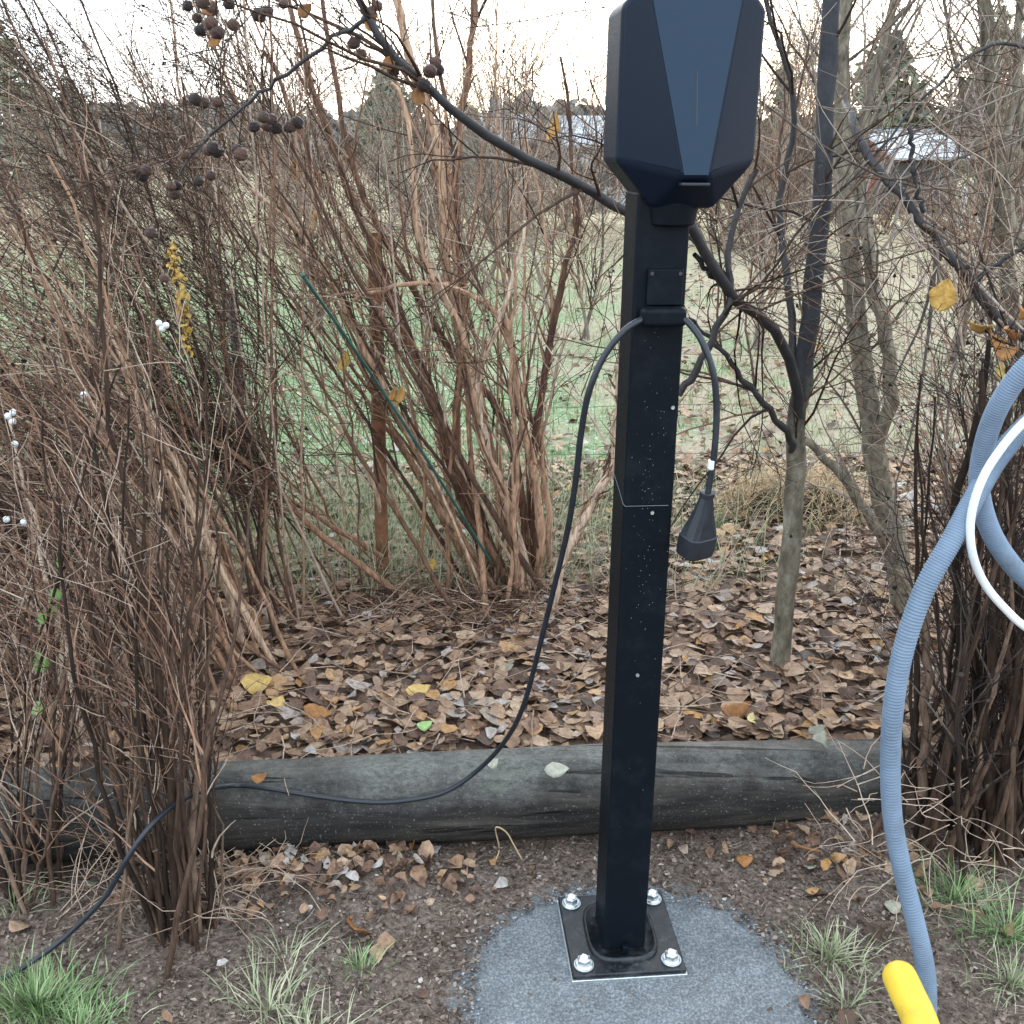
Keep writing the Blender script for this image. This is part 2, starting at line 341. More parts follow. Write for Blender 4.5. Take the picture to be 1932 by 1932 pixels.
bump(t, b, hs.outputs[0], .8, .006)

# ground
m, t, b = nt('ground_soil_and_lawn', .95, .15); M['ground'] = m
tc = N(t, 'ShaderNodeTexCoord'); sx = N(t, 'ShaderNodeSeparateXYZ'); t.links.new(tc.outputs['Object'], sx.inputs[0])
n1 = noise(t, 7, 7, .7); n2 = noise(t, 90, 5, .75); n3 = noise(t, .9, 5, .6); n4 = noise(t, 30, 5, .75)
dirt = ramp(t, [(.3, (.045, .035, .03)), (.45, (.115, .09, .076)), (.6, (.2, .165, .142)), (.75, (.34, .3, .265))]); t.links.new(n2.outputs[0], dirt.inputs[0])
dl = ramp(t, [(.3, (.85, .8, .77)), (.7, (1.6, 1.55, 1.5))]); t.links.new(n1.outputs[0], dl.inputs[0])
dirtc = mixc(t, 1, dirt.outputs[0], dl.outputs[0], 'MULTIPLY')
lit = ramp(t, [(.3, (.09, .06, .045)), (.5, (.2, .135, .1)), (.7, (.32, .23, .18))]); t.links.new(n4.outputs[0], lit.inputs[0])
law = ramp(t, [(.3, (.08, .085, .05)), (.42, (.15, .19, .1)), (.5, (.21, .3, .15)), (.59, (.3, .36, .22)), (.65, (.62, .66, .64)), (.72, (.78, .8, .82))]); t.links.new(n4.outputs[0], law.inputs[0])
lb = ramp(t, [(.35, (.3, .21, .155)), (.5, (.42, .33, .26)), (.65, (.36, .35, .22))]); t.links.new(n1.outputs[0], lb.inputs[0])
sidek = N(t, 'ShaderNodeMath', op='DIVIDE'); t.links.new(sx.outputs[0], sidek.inputs[0]); t.links.new(sx.outputs[1], sidek.inputs[1])
side2 = N(t, 'ShaderNodeMath', op='MULTIPLY_ADD', i1=.95); t.links.new(sidek.outputs[0], side2.inputs[0]); t.links.new(n3.outputs[0], side2.inputs[2])
patch = ramp(t, [(.5, (0, 0, 0)), (.68, (.85,) * 3)]); t.links.new(side2.outputs[0], patch.inputs[0])
lawn2 = mixc(t, patch.outputs[0], law.outputs[0], lb.outputs[0])
far = ramp(t, [(.35, (.26, .2, .14)), (.65, (.36, .35, .2))]); t.links.new(n3.outputs[0], far.inputs[0])
def edge(a, bb, k=.6):
    x = N(t, 'ShaderNodeMath', op='MULTIPLY_ADD', i1=k, i2=-k / 2); t.links.new(n1.outputs[0], x.inputs[0])
    y = N(t, 'ShaderNodeMath', op='ADD'); t.links.new(sx.outputs[1], y.inputs[0]); t.links.new(x.outputs[0], y.inputs[1])
    z = N(t, 'ShaderNodeMapRange'); z.inputs[1].default_value = a; z.inputs[2].default_value = bb; t.links.new(y.outputs[0], z.inputs[0]); return z.outputs[0]
c = mixc(t, edge(1.95, 2.1), dirtc, lit.outputs[0])
c = mixc(t, edge(3.7, 4.1, .9), c, lawn2)
c = mixc(t, edge(9, 20, 8), c, far.outputs[0])
vs = N(t, 'ShaderNodeVectorMath', operation='DISTANCE'); cmb = N(t, 'ShaderNodeCombineXYZ'); t.links.new(sx.outputs[0], cmb.inputs[0]); t.links.new(sx.outputs[1], cmb.inputs[1])
vs.inputs[1].default_value = (.232, 1.495, 0); t.links.new(cmb.outputs[0], vs.inputs[0])
e1 = N(t, 'ShaderNodeMath', op='MULTIPLY_ADD', i1=.2); t.links.new(n4.outputs[0], e1.inputs[0]); t.links.new(vs.outputs['Value'], e1.inputs[2])
e2 = N(t, 'ShaderNodeMapRange'); e2.inputs[1].default_value = .455; e2.inputs[2].default_value = .415; t.links.new(e1.outputs[0], e2.inputs[0])
gn = noise(t, 190, 4, .8); gr = ramp(t, [(.3, (.07, .078, .084)), (.5, (.165, .18, .19)), (.7, (.35, .375, .395))]); t.links.new(gn.outputs[0], gr.inputs[0])
c = mixc(t, e2.outputs[0], c, gr.outputs[0])
t.links.new(c, b.inputs['Base Color'])
bump(t, b, n2.outputs[0], .8, .012)

# crushed grey grit
m, t, b = nt('grey_grit', .9, .3); M['grit'] = m
n1 = noise(t, 190, 4, .8); n2 = noise(t, 12, 4, .6)
r1 = ramp(t, [(.3, (.07, .078, .084)), (.5, (.175, .192, .205)), (.7, (.39, .42, .44))]); t.links.new(n1.outputs[0], r1.inputs[0])
r2 = ramp(t, [(.3, (.8, .8, .8)), (.7, (1.15, 1.15, 1.15))]); t.links.new(n2.outputs[0], r2.inputs[0])
t.links.new(mixc(t, 1, r1.outputs[0], r2.outputs[0], 'MULTIPLY'), b.inputs['Base Color']); bump(t, b, n1.outputs[0], 1, .004)

# ---------------------------------------------------------------- ground
def hnoise(x, y):
    return (np.sin(x * 3.1 + 1.3 * np.sin(y * 2.3)) * np.cos(y * 3.7 + x) * .5 + np.sin(x * 9.7 + y * 4.1) * np.sin(y * 11.3 - x * 5) * .25 + np.sin(x * 23 + y * 17) * np.sin(y * 29 - x * 13) * .12)
def ss(a, b, x):
    t = np.clip((x - a) / (b - a), 0, 1); return t * t * (3 - 2 * t)
def logY(x): return 2.02 + .075 * np.asarray(x)
def gz(x, y):
    x = np.asarray(x, float); y = np.asarray(y, float)
    z = .016 * hnoise(x, y)
    z = z + .085 * ss(logY(x) - .02, logY(x) + .25, y) * (1 - ss(4.5, 9, y))
    z = z * (1 - ss(8, 14, y))
    z = z + .07 * np.exp(-(((x - .78) / .16) ** 2 + ((y - 2.03) / .12) ** 2)) + .045 * np.exp(-(((x + .38) / .25) ** 2 + ((y - 1.85) / .1) ** 2))
    pad = np.hypot(x - .24, y - 1.5); z = z * (1 - np.exp(-(pad / .36) ** 6) * .85)
    z = z - 1.2 * ss(22, 50, y)
    return z
xs = np.concatenate([-np.geomspace(4, 900, 40)[::-1], np.linspace(-3.95, 3.95, 260), np.geomspace(4, 900, 40)])
ys = np.concatenate([-np.geomspace(3, 900, 16)[::-1], np.linspace(-2.8, .8, 20), np.linspace(.85, 6, 220), np.geomspace(6.05, 1600, 90)])
XX, YY = np.meshgrid(xs, ys, indexing='ij'); ZZ = gz(XX, YY)
q = QB(); idx = np.arange(XX.size).reshape(XX.shape)
q.add(np.stack([XX, YY, ZZ], -1), np.stack([idx[:-1, :-1], idx[1:, :-1], idx[1:, 1:], idx[:-1, 1:]], -1), np.zeros(XX.size))
tag(q.build('ground', M['ground']), kind='structure')
# grit patch
q = QB(); ra = np.linspace(0, 1, 40); aa = np.linspace(0, 2 * PI, 121)
RR, AA = np.meshgrid(ra, aa, indexing='ij')
rad = .305 * (1 + .04 * np.sin(3 * AA + .5) + .02 * np.sin(7 * AA + 2) + .012 * np.sin(13 * AA + 3 * np.sin(2 * AA)) + .012 * np.sin(29 * AA + 4 * np.sin(3 * AA)) + 0)
rad = rad + (rng.normal(0, .006, 121)[None] * RR)
PX = .232 + RR * rad * np.cos(AA); PY = 1.495 + RR * rad * np.sin(AA)
PZ = np.maximum(gz(PX, PY), -.01) + .004 + .005 * (1 - RR ** 4) + .0015 * np.sin(PX * 140) * np.sin(PY * 170)
PZ[-1] = np.maximum(gz(PX[-1], PY[-1]), -.01) - .001
idx = np.arange(PX.size).reshape(PX.shape)
q.add(np.stack([PX, PY, PZ], -1), np.stack([idx[:-1, :-1], idx[1:, :-1], idx[1:, 1:], idx[:-1, 1:]], -1), np.zeros(PX.size))
tag(q.build('gravel_patch', M['grit']), kind='structure')

# ---------------------------------------------------------------- hard-surface helpers
def bm_obj(name, bm, mat, parent=None, world=False, bevel=0, seg=2, smooth=False):
    me = bpy.data.meshes.new(name); bmesh.ops.recalc_face_normals(bm, faces=bm.faces[:]); bm.to_mesh(me); bm.free()
    if smooth or bevel: me.polygons.foreach_set('use_smooth', [True] * len(me.polygons))
    o = link(name, me, mat, parent, world)
    if bevel:
        md = o.modifiers.new('bevel', 'BEVEL'); md.width = bevel; md.segments = seg; md.limit_method = 'ANGLE'; md.angle_limit = R(20); md.harden_normals = True
    return o
def boxbm(x0, x1, y0, y1, z0, z1, bm=None):
    bm = bm or bmesh.new()
    r = bmesh.ops.create_cube(bm, size=1)
    for v in r['verts']: v.co = Vector(((x0 + x1) / 2 + v.co.x * (x1 - x0), (y0 + y1) / 2 + v.co.y * (y1 - y0), (z0 + z1) / 2 + v.co.z * (z1 - z0)))
    return bm
def cylbm(x, y, z0, z1, r0, r1=None, seg=24, bm=None):
    bm = bm or bmesh.new(); r1 = r0 if r1 is None else r1
    r = bmesh.ops.create_cone(bm, cap_ends=True, segments=seg, radius1=r0, radius2=r1, depth=z1 - z0)
    for v in r['verts']: v.co += Vector((x, y, (z0 + z1) / 2))
    return bm

# ---------------------------------------------------------------- charging post
PB = (.215, 1.652, .0105)
A5 = R(5)
post = thing('charging_post', 'black steel charging post with faceted blue-black head bolted to grey grit', 'charging post', PB, A5)
post.rotation_euler = (0, R(.4), A5)
bm_obj('post_tube', boxbm(-.0415, .0415, -.050, .050, .012, 1.43), M['powder'], post, bevel=.006, seg=3)
bm_obj('underplate', boxbm(-.112, .112, -.112, .112, -.004, .004), M['zinc'], post, bevel=.0015)
bm_obj('base_plate', boxbm(-.110, .110, -.110, .110, .0045, .0145), M['powder_dusty'], post, bevel=.003)
bm = bmesh.new()                                    # oval collar with a recess round the tube
prof = [(.0145, 1.0), (.019, .99), (.021, .95), (.021, .91), (.0165, .88), (.0165, .5)]
ring = []
for z, k in prof:
    L = []
    for i in range(48):
        a = i * 2 * PI / 48; ca, sa = math.cos(a), math.sin(a); pw = .55
        L.append(bm.verts.new((.070 * k * math.copysign(abs(ca) ** pw, ca), .082 * k * math.copysign(abs(sa) ** pw, sa), z)))
    ring.append(L)
for a, b_ in zip(ring, ring[1:]):
    for i in range(48): bm.faces.new((a[i], a[(i + 1) % 48], b_[(i + 1) % 48], b_[i]))
bm_obj('base_collar', bm, M['powder_dusty'], post, smooth=True)
bm_obj('foot_tab', boxbm(-.006, .006, -.0655, -.0555, .0185, .034), M['powder'], post, bevel=.0015)
for sx_ in (-1, 1):
    for sy_ in (-1, 1):
        x, y = sx_ * .085, sy_ * .085
        wsh = bm_obj('washer', cylbm(x, y, .0148, .0185, .0195), M['zinc'], post, bevel=.001)
        hx = cylbm(x, y, .0187, .0225, .0178, .0155, 28); cylbm(x, y, .0225, .032, .0138, .0132, seg=6, bm=hx); cylbm(x, y, .0318, .0345, .0115, .008, 20, hx)
        bm_obj('anchor_bolt', hx, M['zinc'], post, bevel=.0008)
# head
HX, HZ = .025, 1.4065
def headbm():
    bm = bmesh.new(); W = .104; H = .285; B = .052
    yb, ye = B, -.062
    o = [(-W + .012, H), (W - .012, H), (W, H - .014), (W, .066), (.046, .0), (-.046, .0), (-W, .066), (-W, H - .014)]
    back = [bm.verts.new((x, yb, z)) for x, z in o]; mid = [bm.verts.new((x, ye, z)) for x, z in o]
    ft = [bm.verts.new((-.066, ye - .012, H)), bm.verts.new((.066, ye - .012, H))]
    fb = [bm.verts.new((-.019, ye - .066, .046)), bm.verts.new((.019, ye - .066, .046))]
    bm.faces.new(back[::-1])
    for i in range(8):
        j = (i + 1) % 8
        if i == 0: bm.faces.new((back[0], back[1], mid[1], ft[1], ft[0], mid[0]))
        else: bm.faces.new((back[i], back[j], mid[j], mid[i]))
    bm.faces.new((ft[0], ft[1], fb[1], fb[0]))
    bm.faces.new((mid[0], ft[0], mid[7])); bm.faces.new((mid[7], ft[0], fb[0])); bm.faces.new((mid[7], fb[0], mid[6]))
    bm.faces.new((ft[1], mid[1], mid[2])); bm.faces.new((ft[1], mid[2], fb[1])); bm.faces.new((fb[1], mid[2], mid[3]))
    bm.faces.new((mid[6], fb[0], mid[5])); bm.faces.new((mid[3], mid[4], fb[1])); bm.faces.new((fb[0], fb[1], mid[4], mid[5]))
    for v in bm.verts: v.co.z += HZ; v.co.x += HX
    return bm
head = bm_obj('charger_head', headbm(), M['housing'], post, bevel=.007, seg=4)
bm = bmesh.new(); fp = []
for off in (.0, -.0012):
    fp.append([bm.verts.new((HX + x, y + off, HZ + z)) for x, y, z in ((-.0635, -.0745, .281), (.0635, -.0745, .281), (.0175, -.1275, .049), (-.0175, -.1275, .049))])
bm.faces.new(fp[0]); bm.faces.new(fp[1][::-1])
for i in range(4): bm.faces.new((fp[0][i], fp[0][(i + 1) % 4], fp[1][(i + 1) % 4], fp[1][i]))
bm_obj('front_panel', bm, M['panel'], post)
bm_obj('lip', boxbm(HX - .021, HX + .021, -.130, -.104, HZ + .034, HZ + .0385), M['rubber'], post, bevel=.0015)
bm = boxbm(HX - .0008, HX + .0008, -.001, .001, 0, .072)
for v in bm.verts: v.co = Vector((v.co.x, v.co.y - .1075 + -(.285 - .12 - v.co.z) * 0, v.co.z + HZ + .115))
# groove follows the slope of the fascia
for v in bm.verts:
    zz = v.co.z - HZ; v.co.y = (-.074 - (.285 - zz) / (.285 - .046) * .054) + (-.0016 if v.co.y < -.1075 else .001)
bm_obj('status_strip', bm, M['rubber'], post)
bm = bmesh.new(); r_ = bmesh.ops.create_cone(bm, cap_ends=True, segments=28, radius1=.036, radius2=.042, depth=.036)
for v in r_['verts']: v.co = Vector((v.co.x + .014, v.co.y * .9 - .036, v.co.z + HZ - .008))
bm_obj('socket_cover', bm, M['powder'], post, bevel=.004)
# cable holder on the tube
bm_obj('cable_holder', boxbm(-.022, .034, -.060, -.0492, 1.2620, 1.318), M['powder'], post, bevel=.003)
bm_obj('cable_hook', boxbm(-.032, .038, -.082, -.0492, 1.232, 1.2615), M['powder'], post, bevel=.008, seg=3)
for s_ in (-1, 1):
    h = cylbm(0, 0, 0, .002, .003, seg=12)
    for v in h.verts: v.co = Vector((.006 + s_ * .022 + v.co.x, -.060 - v.co.z * .6, 1.311 + v.co.y))
    bm_obj('screw', h, M['screw_dark'], post)
# thin wire round the tube plus screws
q = QB(); zz = 1.0
pth = np.array([[-.0425, .05, .03], [-.0425, -.02, .012], [-.0425, -.05, .002], [-.040, -.0565, 0], [-.03, -.0562, 0], [0, -.0562, 0], [.032, -.0562, 0]]) + np.array([0, 0, .935])
wr = bpy.data.meshes.new('wire_band')
q.tubes(pth[None], np.full((1, 7), .0007), 5); o = q.build('wire_band', M['seam'], None); o.parent = post
for (zz, xx) in ((.922, .006), (.62, -.004), (1.10, .03)):
    h = cylbm(0, 0, 0, .002, .0035, .0028, 12)
    for v in h.verts: v.co = Vector((xx + v.co.x, -.055 - v.co.z, zz + v.co.y))
    bm_obj('screw', h, M['zinc'], post)
# rain drops: too many to count
bm = bmesh.new()
def drop(x, y, z, r):
    bmesh.ops.create_icosphere(bm, subdivisions=1, radius=r, matrix=Matrix.Translation((x, y, z)) @ Matrix.Diagonal((1, .5, 1, 1)))
for _ in range(120):
    zz = rng.choice([rng.normal(.98, .05), rng.normal(.80, .06), rng.uniform(.2, 1.35), rng.normal(1.12, .05)])
    if .1 < zz < 1.23: drop(float(np.clip(rng.normal(0, .016), -.036, .036)), -.0554, float(zz), rng.uniform(.0003, .0008))
for _ in range(46):
    z = rng.uniform(.07, .275); hw = .019 + (z - .046) / .239 * .047
    x = rng.uniform(-hw * .95, hw * .95)
    drop(HX + x, -.074 - (.285 - z) / .239 * .054 - .0003, HZ + z, rng.uniform(.0006, .0013))
d = bm_obj('water_drops', bm, M['cork'], post, smooth=True); d['kind'] = 'stuff'

# cable and connector
def hose(name, pts, r, mat, label, cat, K=90, sides=12, rib=None, parent=None, group=None):
    c = catmull(pts, K)
    q = QB(); rr = np.full(K, r)
    if rib: rr = r * (1 + rib * (np.arange(K) % 2))
    q.tubes(c[None], rr[None], sides); o = q.build(name, mat, parent)
    # close ends
    bm = bmesh.new(); bm.from_mesh(o.data); bmesh.ops.holes_fill(bm, edges=[e for e in bm.edges if e.is_boundary], sides=sides); bm.to_mesh(o.data); bm.free()
    if label: tag(o, label, cat, group)
    return o
cab = thing('charging_cable', 'thin black cable looped over the post holder, trailing over the log to the left', 'cable', P(0, 1848, 1.5))
left = [P(1258, 606, 1.585), P(1235, 601, 1.585), P(1212, 603, 1.578), P(1178, 624, 1.565), P(1140, 672, 1.56), P(1111, 740, 1.56), P(1096, 820, 1.58), P(1087, 900, 1.60), P(1071, 1000, 1.64), P(1045, 1110, 1.69), P(1018, 1220, 1.75), P(988, 1330, 1.82),
        P(955, 1395, 1.88), P(905, 1450, 1.915), P(840, 1494, 1.915), P(760, 1511, 1.905), P(690, 1513, 1.905), P(600, 1503, 1.905), P(500, 1487, 1.91), P(430, 1483, 1.905), P(355, 1503, 1.74), P(290, 1552, 1.625), P(240, 1620, 1.59), P(200, 1690, 1.59), P(130, 1762, 1.585), P(60, 1815, 1.56), P(-10, 1852, 1.53), P(-120, 1880, 1.49)]
for i in range(22, 28):
    p = left[i]
    zz = float(gz(p.x, p.y)) + .006
    if p.z < zz: left[i] = Vector((p.x, p.y, zz))
hose('cable', left, .0052, M['rubber'], None, None, 200, 10, parent=cab)
right = [P(1258, 606, 1.585), P(1280, 601, 1.585), P(1297, 607, 1.575), P(1325, 645, 1.555), P(1346, 705, 1.545), P(1352, 775, 1.55), P(1348, 850, 1.55), P(1340, 905, 1.555), P(1335, 935, 1.555)]
hose('cable', right, .0052, M['rubber'], None, None, 90, 10, parent=cab)
a, b_ = P(1343, 868, 1.551), P(1341, 885, 1.552)
hose('cable_tag', [a, (a + b_) / 2, b_], .0058, M['white_pipe'], None, None, 6, 12, parent=cab)
top, bot = P(1336, 925, 1.556), P(1310, 1044, 1.575)
ax = (top - bot); Ln = ax.length; Q = ax.to_track_quat('Z', 'Y').to_matrix().to_4x4()
bm = bmesh.new(); rings = []
prf = [(.0, .018, .018), (.0006, .0262, .0225), (.012, .0272, .0235), (.029, .027, .023), (.0295, .0255, .0215), (.033, .0252, .0213), (.060, .0172, .0155), (.086, .0095, .0095), (.0865, .0112, .0112), (.0925, .0112, .0112), (.093, .007, .007)]
for z, rx, ry in prf:
    L = []
    for i in range(32):
        a = i * 2 * PI / 32; k = 1 - .07 * (abs(math.sin(a * 5)) ** 3 if .031 < z < .084 else 0)
        ca, sa = math.cos(a), math.sin(a); pw = .55 if z < .05 else .85
        L.append(bm.verts.new(Q @ Vector((rx * 1.1 * math.copysign(abs(ca) ** pw, ca) * k, ry * math.copysign(abs(sa) ** pw, sa) * k, z / .095 * Ln)) + bot))
    rings.append(L)
for a, b_ in zip(rings, rings[1:]):
    for i in range(32): bm.faces.new((a[i], a[(i + 1) % 32], b_[(i + 1) % 32], b_[i]))
bm.faces.new(rings[0][::-1]); bm.faces.new(rings[-1])
pl = bm_obj('connector', bm, M['rubber'], cab, world=True, bevel=.0008)

# conduits on the right
def rr_pts(lst): return [P(*p) for p in lst]
def ribbed(name, pts, r, label, pitch=.0048):
    c0 = catmull(pts, 200); L = np.linalg.norm(np.diff(c0, axis=0), axis=1).sum(); K = int(L / pitch * 4)
    c = catmull(pts, K); ph = np.linspace(0, L / pitch * 2 * PI, K)
    rr = r * (1 + .045 * np.sin(ph)); q = QB(); q.tubes(c[None], rr[None], 20)
    return tag(q.build(name, M['conduit']), label, 'hose')
ribbed('corrugated_hose', rr_pts([(2040, 600, 1.52), (1985, 650, 1.50), (1925, 705, 1.5), (1880, 775, 1.52), (1855, 850, 1.54), (1848, 925, 1.55), (1868, 1000, 1.56), (1905, 1060, 1.57), (1950, 1105, 1.58), (2020, 1160, 1.6), (2130, 1200, 1.64)]), .0155,
       'ribbed blue-grey hose bowing out in a loop at the right edge, furthest from the ground')
ribbed('corrugated_hose', rr_pts([(2060, 730, 1.60), (1990, 762, 1.585), (1930, 810, 1.57), (1880, 868, 1.56), (1838, 940, 1.525), (1795, 1020, 1.50), (1745, 1110, 1.49), (1706, 1220, 1.485), (1686, 1330, 1.49), (1680, 1440, 1.50), (1684, 1540, 1.505), (1702, 1640, 1.50), (1727, 1740, 1.49), (1745, 1820, 1.475), (1750, 1890, 1.47), (1746, 1960, 1.46)]), .0163,
       'long ribbed blue-grey hose hanging down to the soil beside the yellow tube')
hose('white_tube', rr_pts([(2060, 700, 1.50), (1990, 750, 1.50), (1932, 797, 1.50), (1890, 845, 1.495), (1853, 905, 1.49), (1832, 975, 1.49), (1834, 1040, 1.49), (1856, 1098, 1.50), (1896, 1148, 1.50), (1945, 1190, 1.5), (2040, 1240, 1.51)]), .0066, M['white_pipe'],
     'smooth white tube curving in front of the ribbed hoses', 'tube', 120, 16)
# yellow protective pipe, hollow end
yp = [P(1692, 1832, 1.36), P(1712, 1875, 1.31), P(1738, 1935, 1.25), P(1752, 2010, 1.18), P(1750, 2120, 1.10)]
c = catmull(yp, 26); q = QB(); rr = np.full(26, .028); rr[0] = .0225; rr[1] = .027
c = np.vstack([c[0] - (c[1] - c[0]) * .25, c]); rr = np.concatenate([[.006], rr])
q.tubes(c[None], rr[None], 24); tag(q.build('yellow_tube', M['yellow_pipe']), 'bright yellow tube with a rounded end lying at the foot of the grey hose', 'tube')

# ---------------------------------------------------------------- log
K = 120; LX = np.linspace(-1.75, .905, K)
cx = np.stack([LX, logY(LX), np.where(LX < .2, .094, .094 - .02 * (LX - .2)) + .006 * np.sin(LX * 2.2)], 1)
sides = 64; aa = np.arange(sides) * 2 * PI / sides
rad = (.105 - .010 * (LX + 1.0) / 1.9)[:, None] * (1 + .02 * np.sin(LX * 3 + 1)[:, None] + .012 * np.sin(3 * aa + 1.5 * np.sin(LX * 1.3)[:, None])[...] + .007 * rng.normal(size=(1, sides)) + .004 * rng.normal(size=(K, sides)))
for kk in (1, 9, 20):   # drying cracks that run along the log
    rad[:, kk] *= 1 - .06 * (np.sin(LX * 2 + kk) > -.2)
V = cx[:, None, :] + rad[..., None] * np.stack([np.zeros_like(aa), np.cos(aa), np.sin(aa)], -1)[None]
idx = np.arange(K * sides).reshape(K, sides); F = np.stack([idx[:-1], np.roll(idx[:-1], -1, 1), np.roll(idx[1:], -1, 1), idx[1:]], -1)
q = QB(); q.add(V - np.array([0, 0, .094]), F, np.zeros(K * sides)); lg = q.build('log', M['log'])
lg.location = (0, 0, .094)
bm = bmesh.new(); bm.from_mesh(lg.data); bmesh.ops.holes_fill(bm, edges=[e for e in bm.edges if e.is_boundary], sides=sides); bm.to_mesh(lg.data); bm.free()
tag(lg, 'dark weathered round log lying across behind the charging post, lichen and painted skylight on top', 'log')

# ---------------------------------------------------------------- litter and debris
def inpad(x, y): return np.hypot(x - .232, y - 1.5) < .305
n = 24000; x = rng.uniform(-2.6, 2.9, n); y = 2.08 + .075 * x + (rng.random(n) ** 1.25) * 2.6
keep = np.abs(x) < y * .62 + .3; x, y = x[keep], y[keep]; n = len(x)
q = QB(); leaves(q, np.stack([x, y, gz(x, y) + rng.uniform(.002, .03, n)], 1), rng.uniform(.014, .07, n), tilt=.2, curl=.38)
tag(q.build('fallen_leaves', M['leaf_litter']), 'thick brown leaf litter behind the log', 'leaves', kind='stuff')
n = 8000; y = 4 + rng.random(n) ** 1.3 * 11; x = rng.uniform(-.65, .65, n) * y
w8 = rng.random(n) < np.where(x > .15 * y, 1, .5); x, y = x[w8], y[w8]; n = len(x)
q = QB(); leaves(q, np.stack([x, y, gz(x, y) + rng.uniform(.012, .035, n)], 1), rng.uniform(.03, .075, n), tilt=.3, curl=.5)
tag(q.build('fallen_leaves', M['leaf_litter']), 'scattered brown leaves lying on the frosty lawn', 'leaves', kind='stuff')
n = 24000; x = rng.uniform(-1.2, 1.3, n); y = rng.uniform(1.02, 2.05, n)
front = (y < logY(x) - .05) & ~inpad(x, y) & (np.abs(x) < y * .6 + .1)
front |= (rng.random(n) < .012) & inpad(x, y)
x, y = x[front], y[front]; n = len(x)
zz_ = gz(x, y) + rng.uniform(.001, .006, n) + np.where(inpad(x, y), .009, 0)
q = QB(); leaves(q, np.stack([x, y, zz_], 1), rng.uniform(.003, .013, n), tilt=.3, curl=.4, width=.3)
n2_ = 6500; k = rng.integers(0, n, n2_); ps = np.stack([x[k], y[k], gz(x[k], y[k]) + .004], 1)
kd = ~inpad(ps[:, 0], ps[:, 1]); ps = ps[kd]; n2_ = len(ps)
dd = rng.normal(size=(n2_, 3)) * [1, 1, .12]; q.tubes(walk(ps, dd, rng.uniform(.01, .05, n2_), 4, .15), mulr(n2_, rng.uniform(.0004, .0011, n2_), .0003, 4), 3)
tag(q.build('ground_debris', M['debris']), 'needles, chips and crumbs strewn over the bare soil', 'debris', kind='stuff')
q = QB(); n = 420; x = np.concatenate([rng.normal(-.42, .17, 260), rng.normal(.72, .13, 100), rng.uniform(-1, 1.1, 60)]); y = np.concatenate([rng.normal(1.83, .05, 260), rng.normal(1.93, .06, 100), rng.uniform(1.2, 1.9, 60)])
k = (~inpad(x, y)) & (y < logY(x) - .06); x, y = x[k], y[k]; n = len(x)
leaves(q, np.stack([x, y, gz(x, y) + rng.uniform(.004, .02, n)], 1), rng.uniform(.014, .045, n), tilt=.4, curl=.7)
tag(q.build('fallen_leaves', M['leaf_litter']), 'crumbled brown leaves in drifts on the soil in front of the log', 'leaves', kind='stuff')

n = 900; a = rng.uniform(0, 2 * PI, n); r = .300 * (1 + .04 * np.sin(3 * a + .5) + .02 * np.sin(7 * a + 2)) + np.abs(rng.normal(0, .018, n)); x = .232 + r * np.cos(a); y = 1.495 + r * np.sin(a)
q = QB(); leaves(q, np.stack([x, y, np.maximum(gz(x, y), -.01) + .003], 1), rng.uniform(.002, .006, n), tilt=.25, curl=.2, width=.5)
tag(q.build('loose_grit', M['grit_loose']), 'loose grey grit spilling over the edge of the patch', 'grit', kind='stuff')
# single leaves one can point to
def leaf_thing(name, p, size, mat, label, cat='leaf', yaw=0, pitch=0, roll=0, width=.34, curl=.3, group=None):
    q = QB(); n1 = 9; t_ = np.linspace(0, 1, n1); wd = np.sin(PI * t_ ** .8) ** .8; wd[0] = wd[-1] = .02; s = np.linspace(-1, 1, 5)
    X = np.repeat(t_[:, None] - .5, 5, 1); Yv = wd[:, None] * s[None] * width * (1 + .06 * rng.normal(size=(n1, 5))); Z = curl * (X ** 2) - .12 * np.abs(Yv) + .02 * rng.normal(size=(n1, 5))
    idx = np.arange(n1 * 5).reshape(n1, 5); q.add(np.stack([X, Yv, Z], -1) * size, np.stack([idx[:-1, :-1], idx[1:, :-1], idx[1:, 1:], idx[:-1, 1:]], -1), np.full(n1 * 5, rng.random()))
    o = q.build(name, mat); sm = o.modifiers.new('thick', 'SOLIDIFY'); sm.thickness = .0006
    o.location = p; o.rotation_euler = (roll, pitch, yaw)
    if label: tag(o, label, cat, group)
    return o
onlog = lambda u, v, Y=1.935: P(u, v, Y)
leaf_thing('fallen_leaf', onlog(1050, 1452, 1.945), .056, M['leaf_pale'], 'pale pointed leaf lying flat on the log left of the post', yaw=.1, roll=.75, width=.3)
leaf_thing('fallen_leaf', onlog(930, 1440, 1.935), .04, M['leaf_pale'], 'small pale leaf on the log touching the black cable', yaw=1.0, roll=.6, width=.28)
leaf_thing('fallen_leaf', onlog(488, 1468, 1.90), .035, M['leaf_brown'], 'curled tan leaf on top of the log near the left stems', yaw=.5, roll=.5, curl=1.2)
leaf_thing('fallen_leaf', onlog(1548, 1398, 2.05), .06, M['leaf_pale'], 'forked pale leaf hanging over the log top right of the post', yaw=1.2, roll=.5, curl=1)
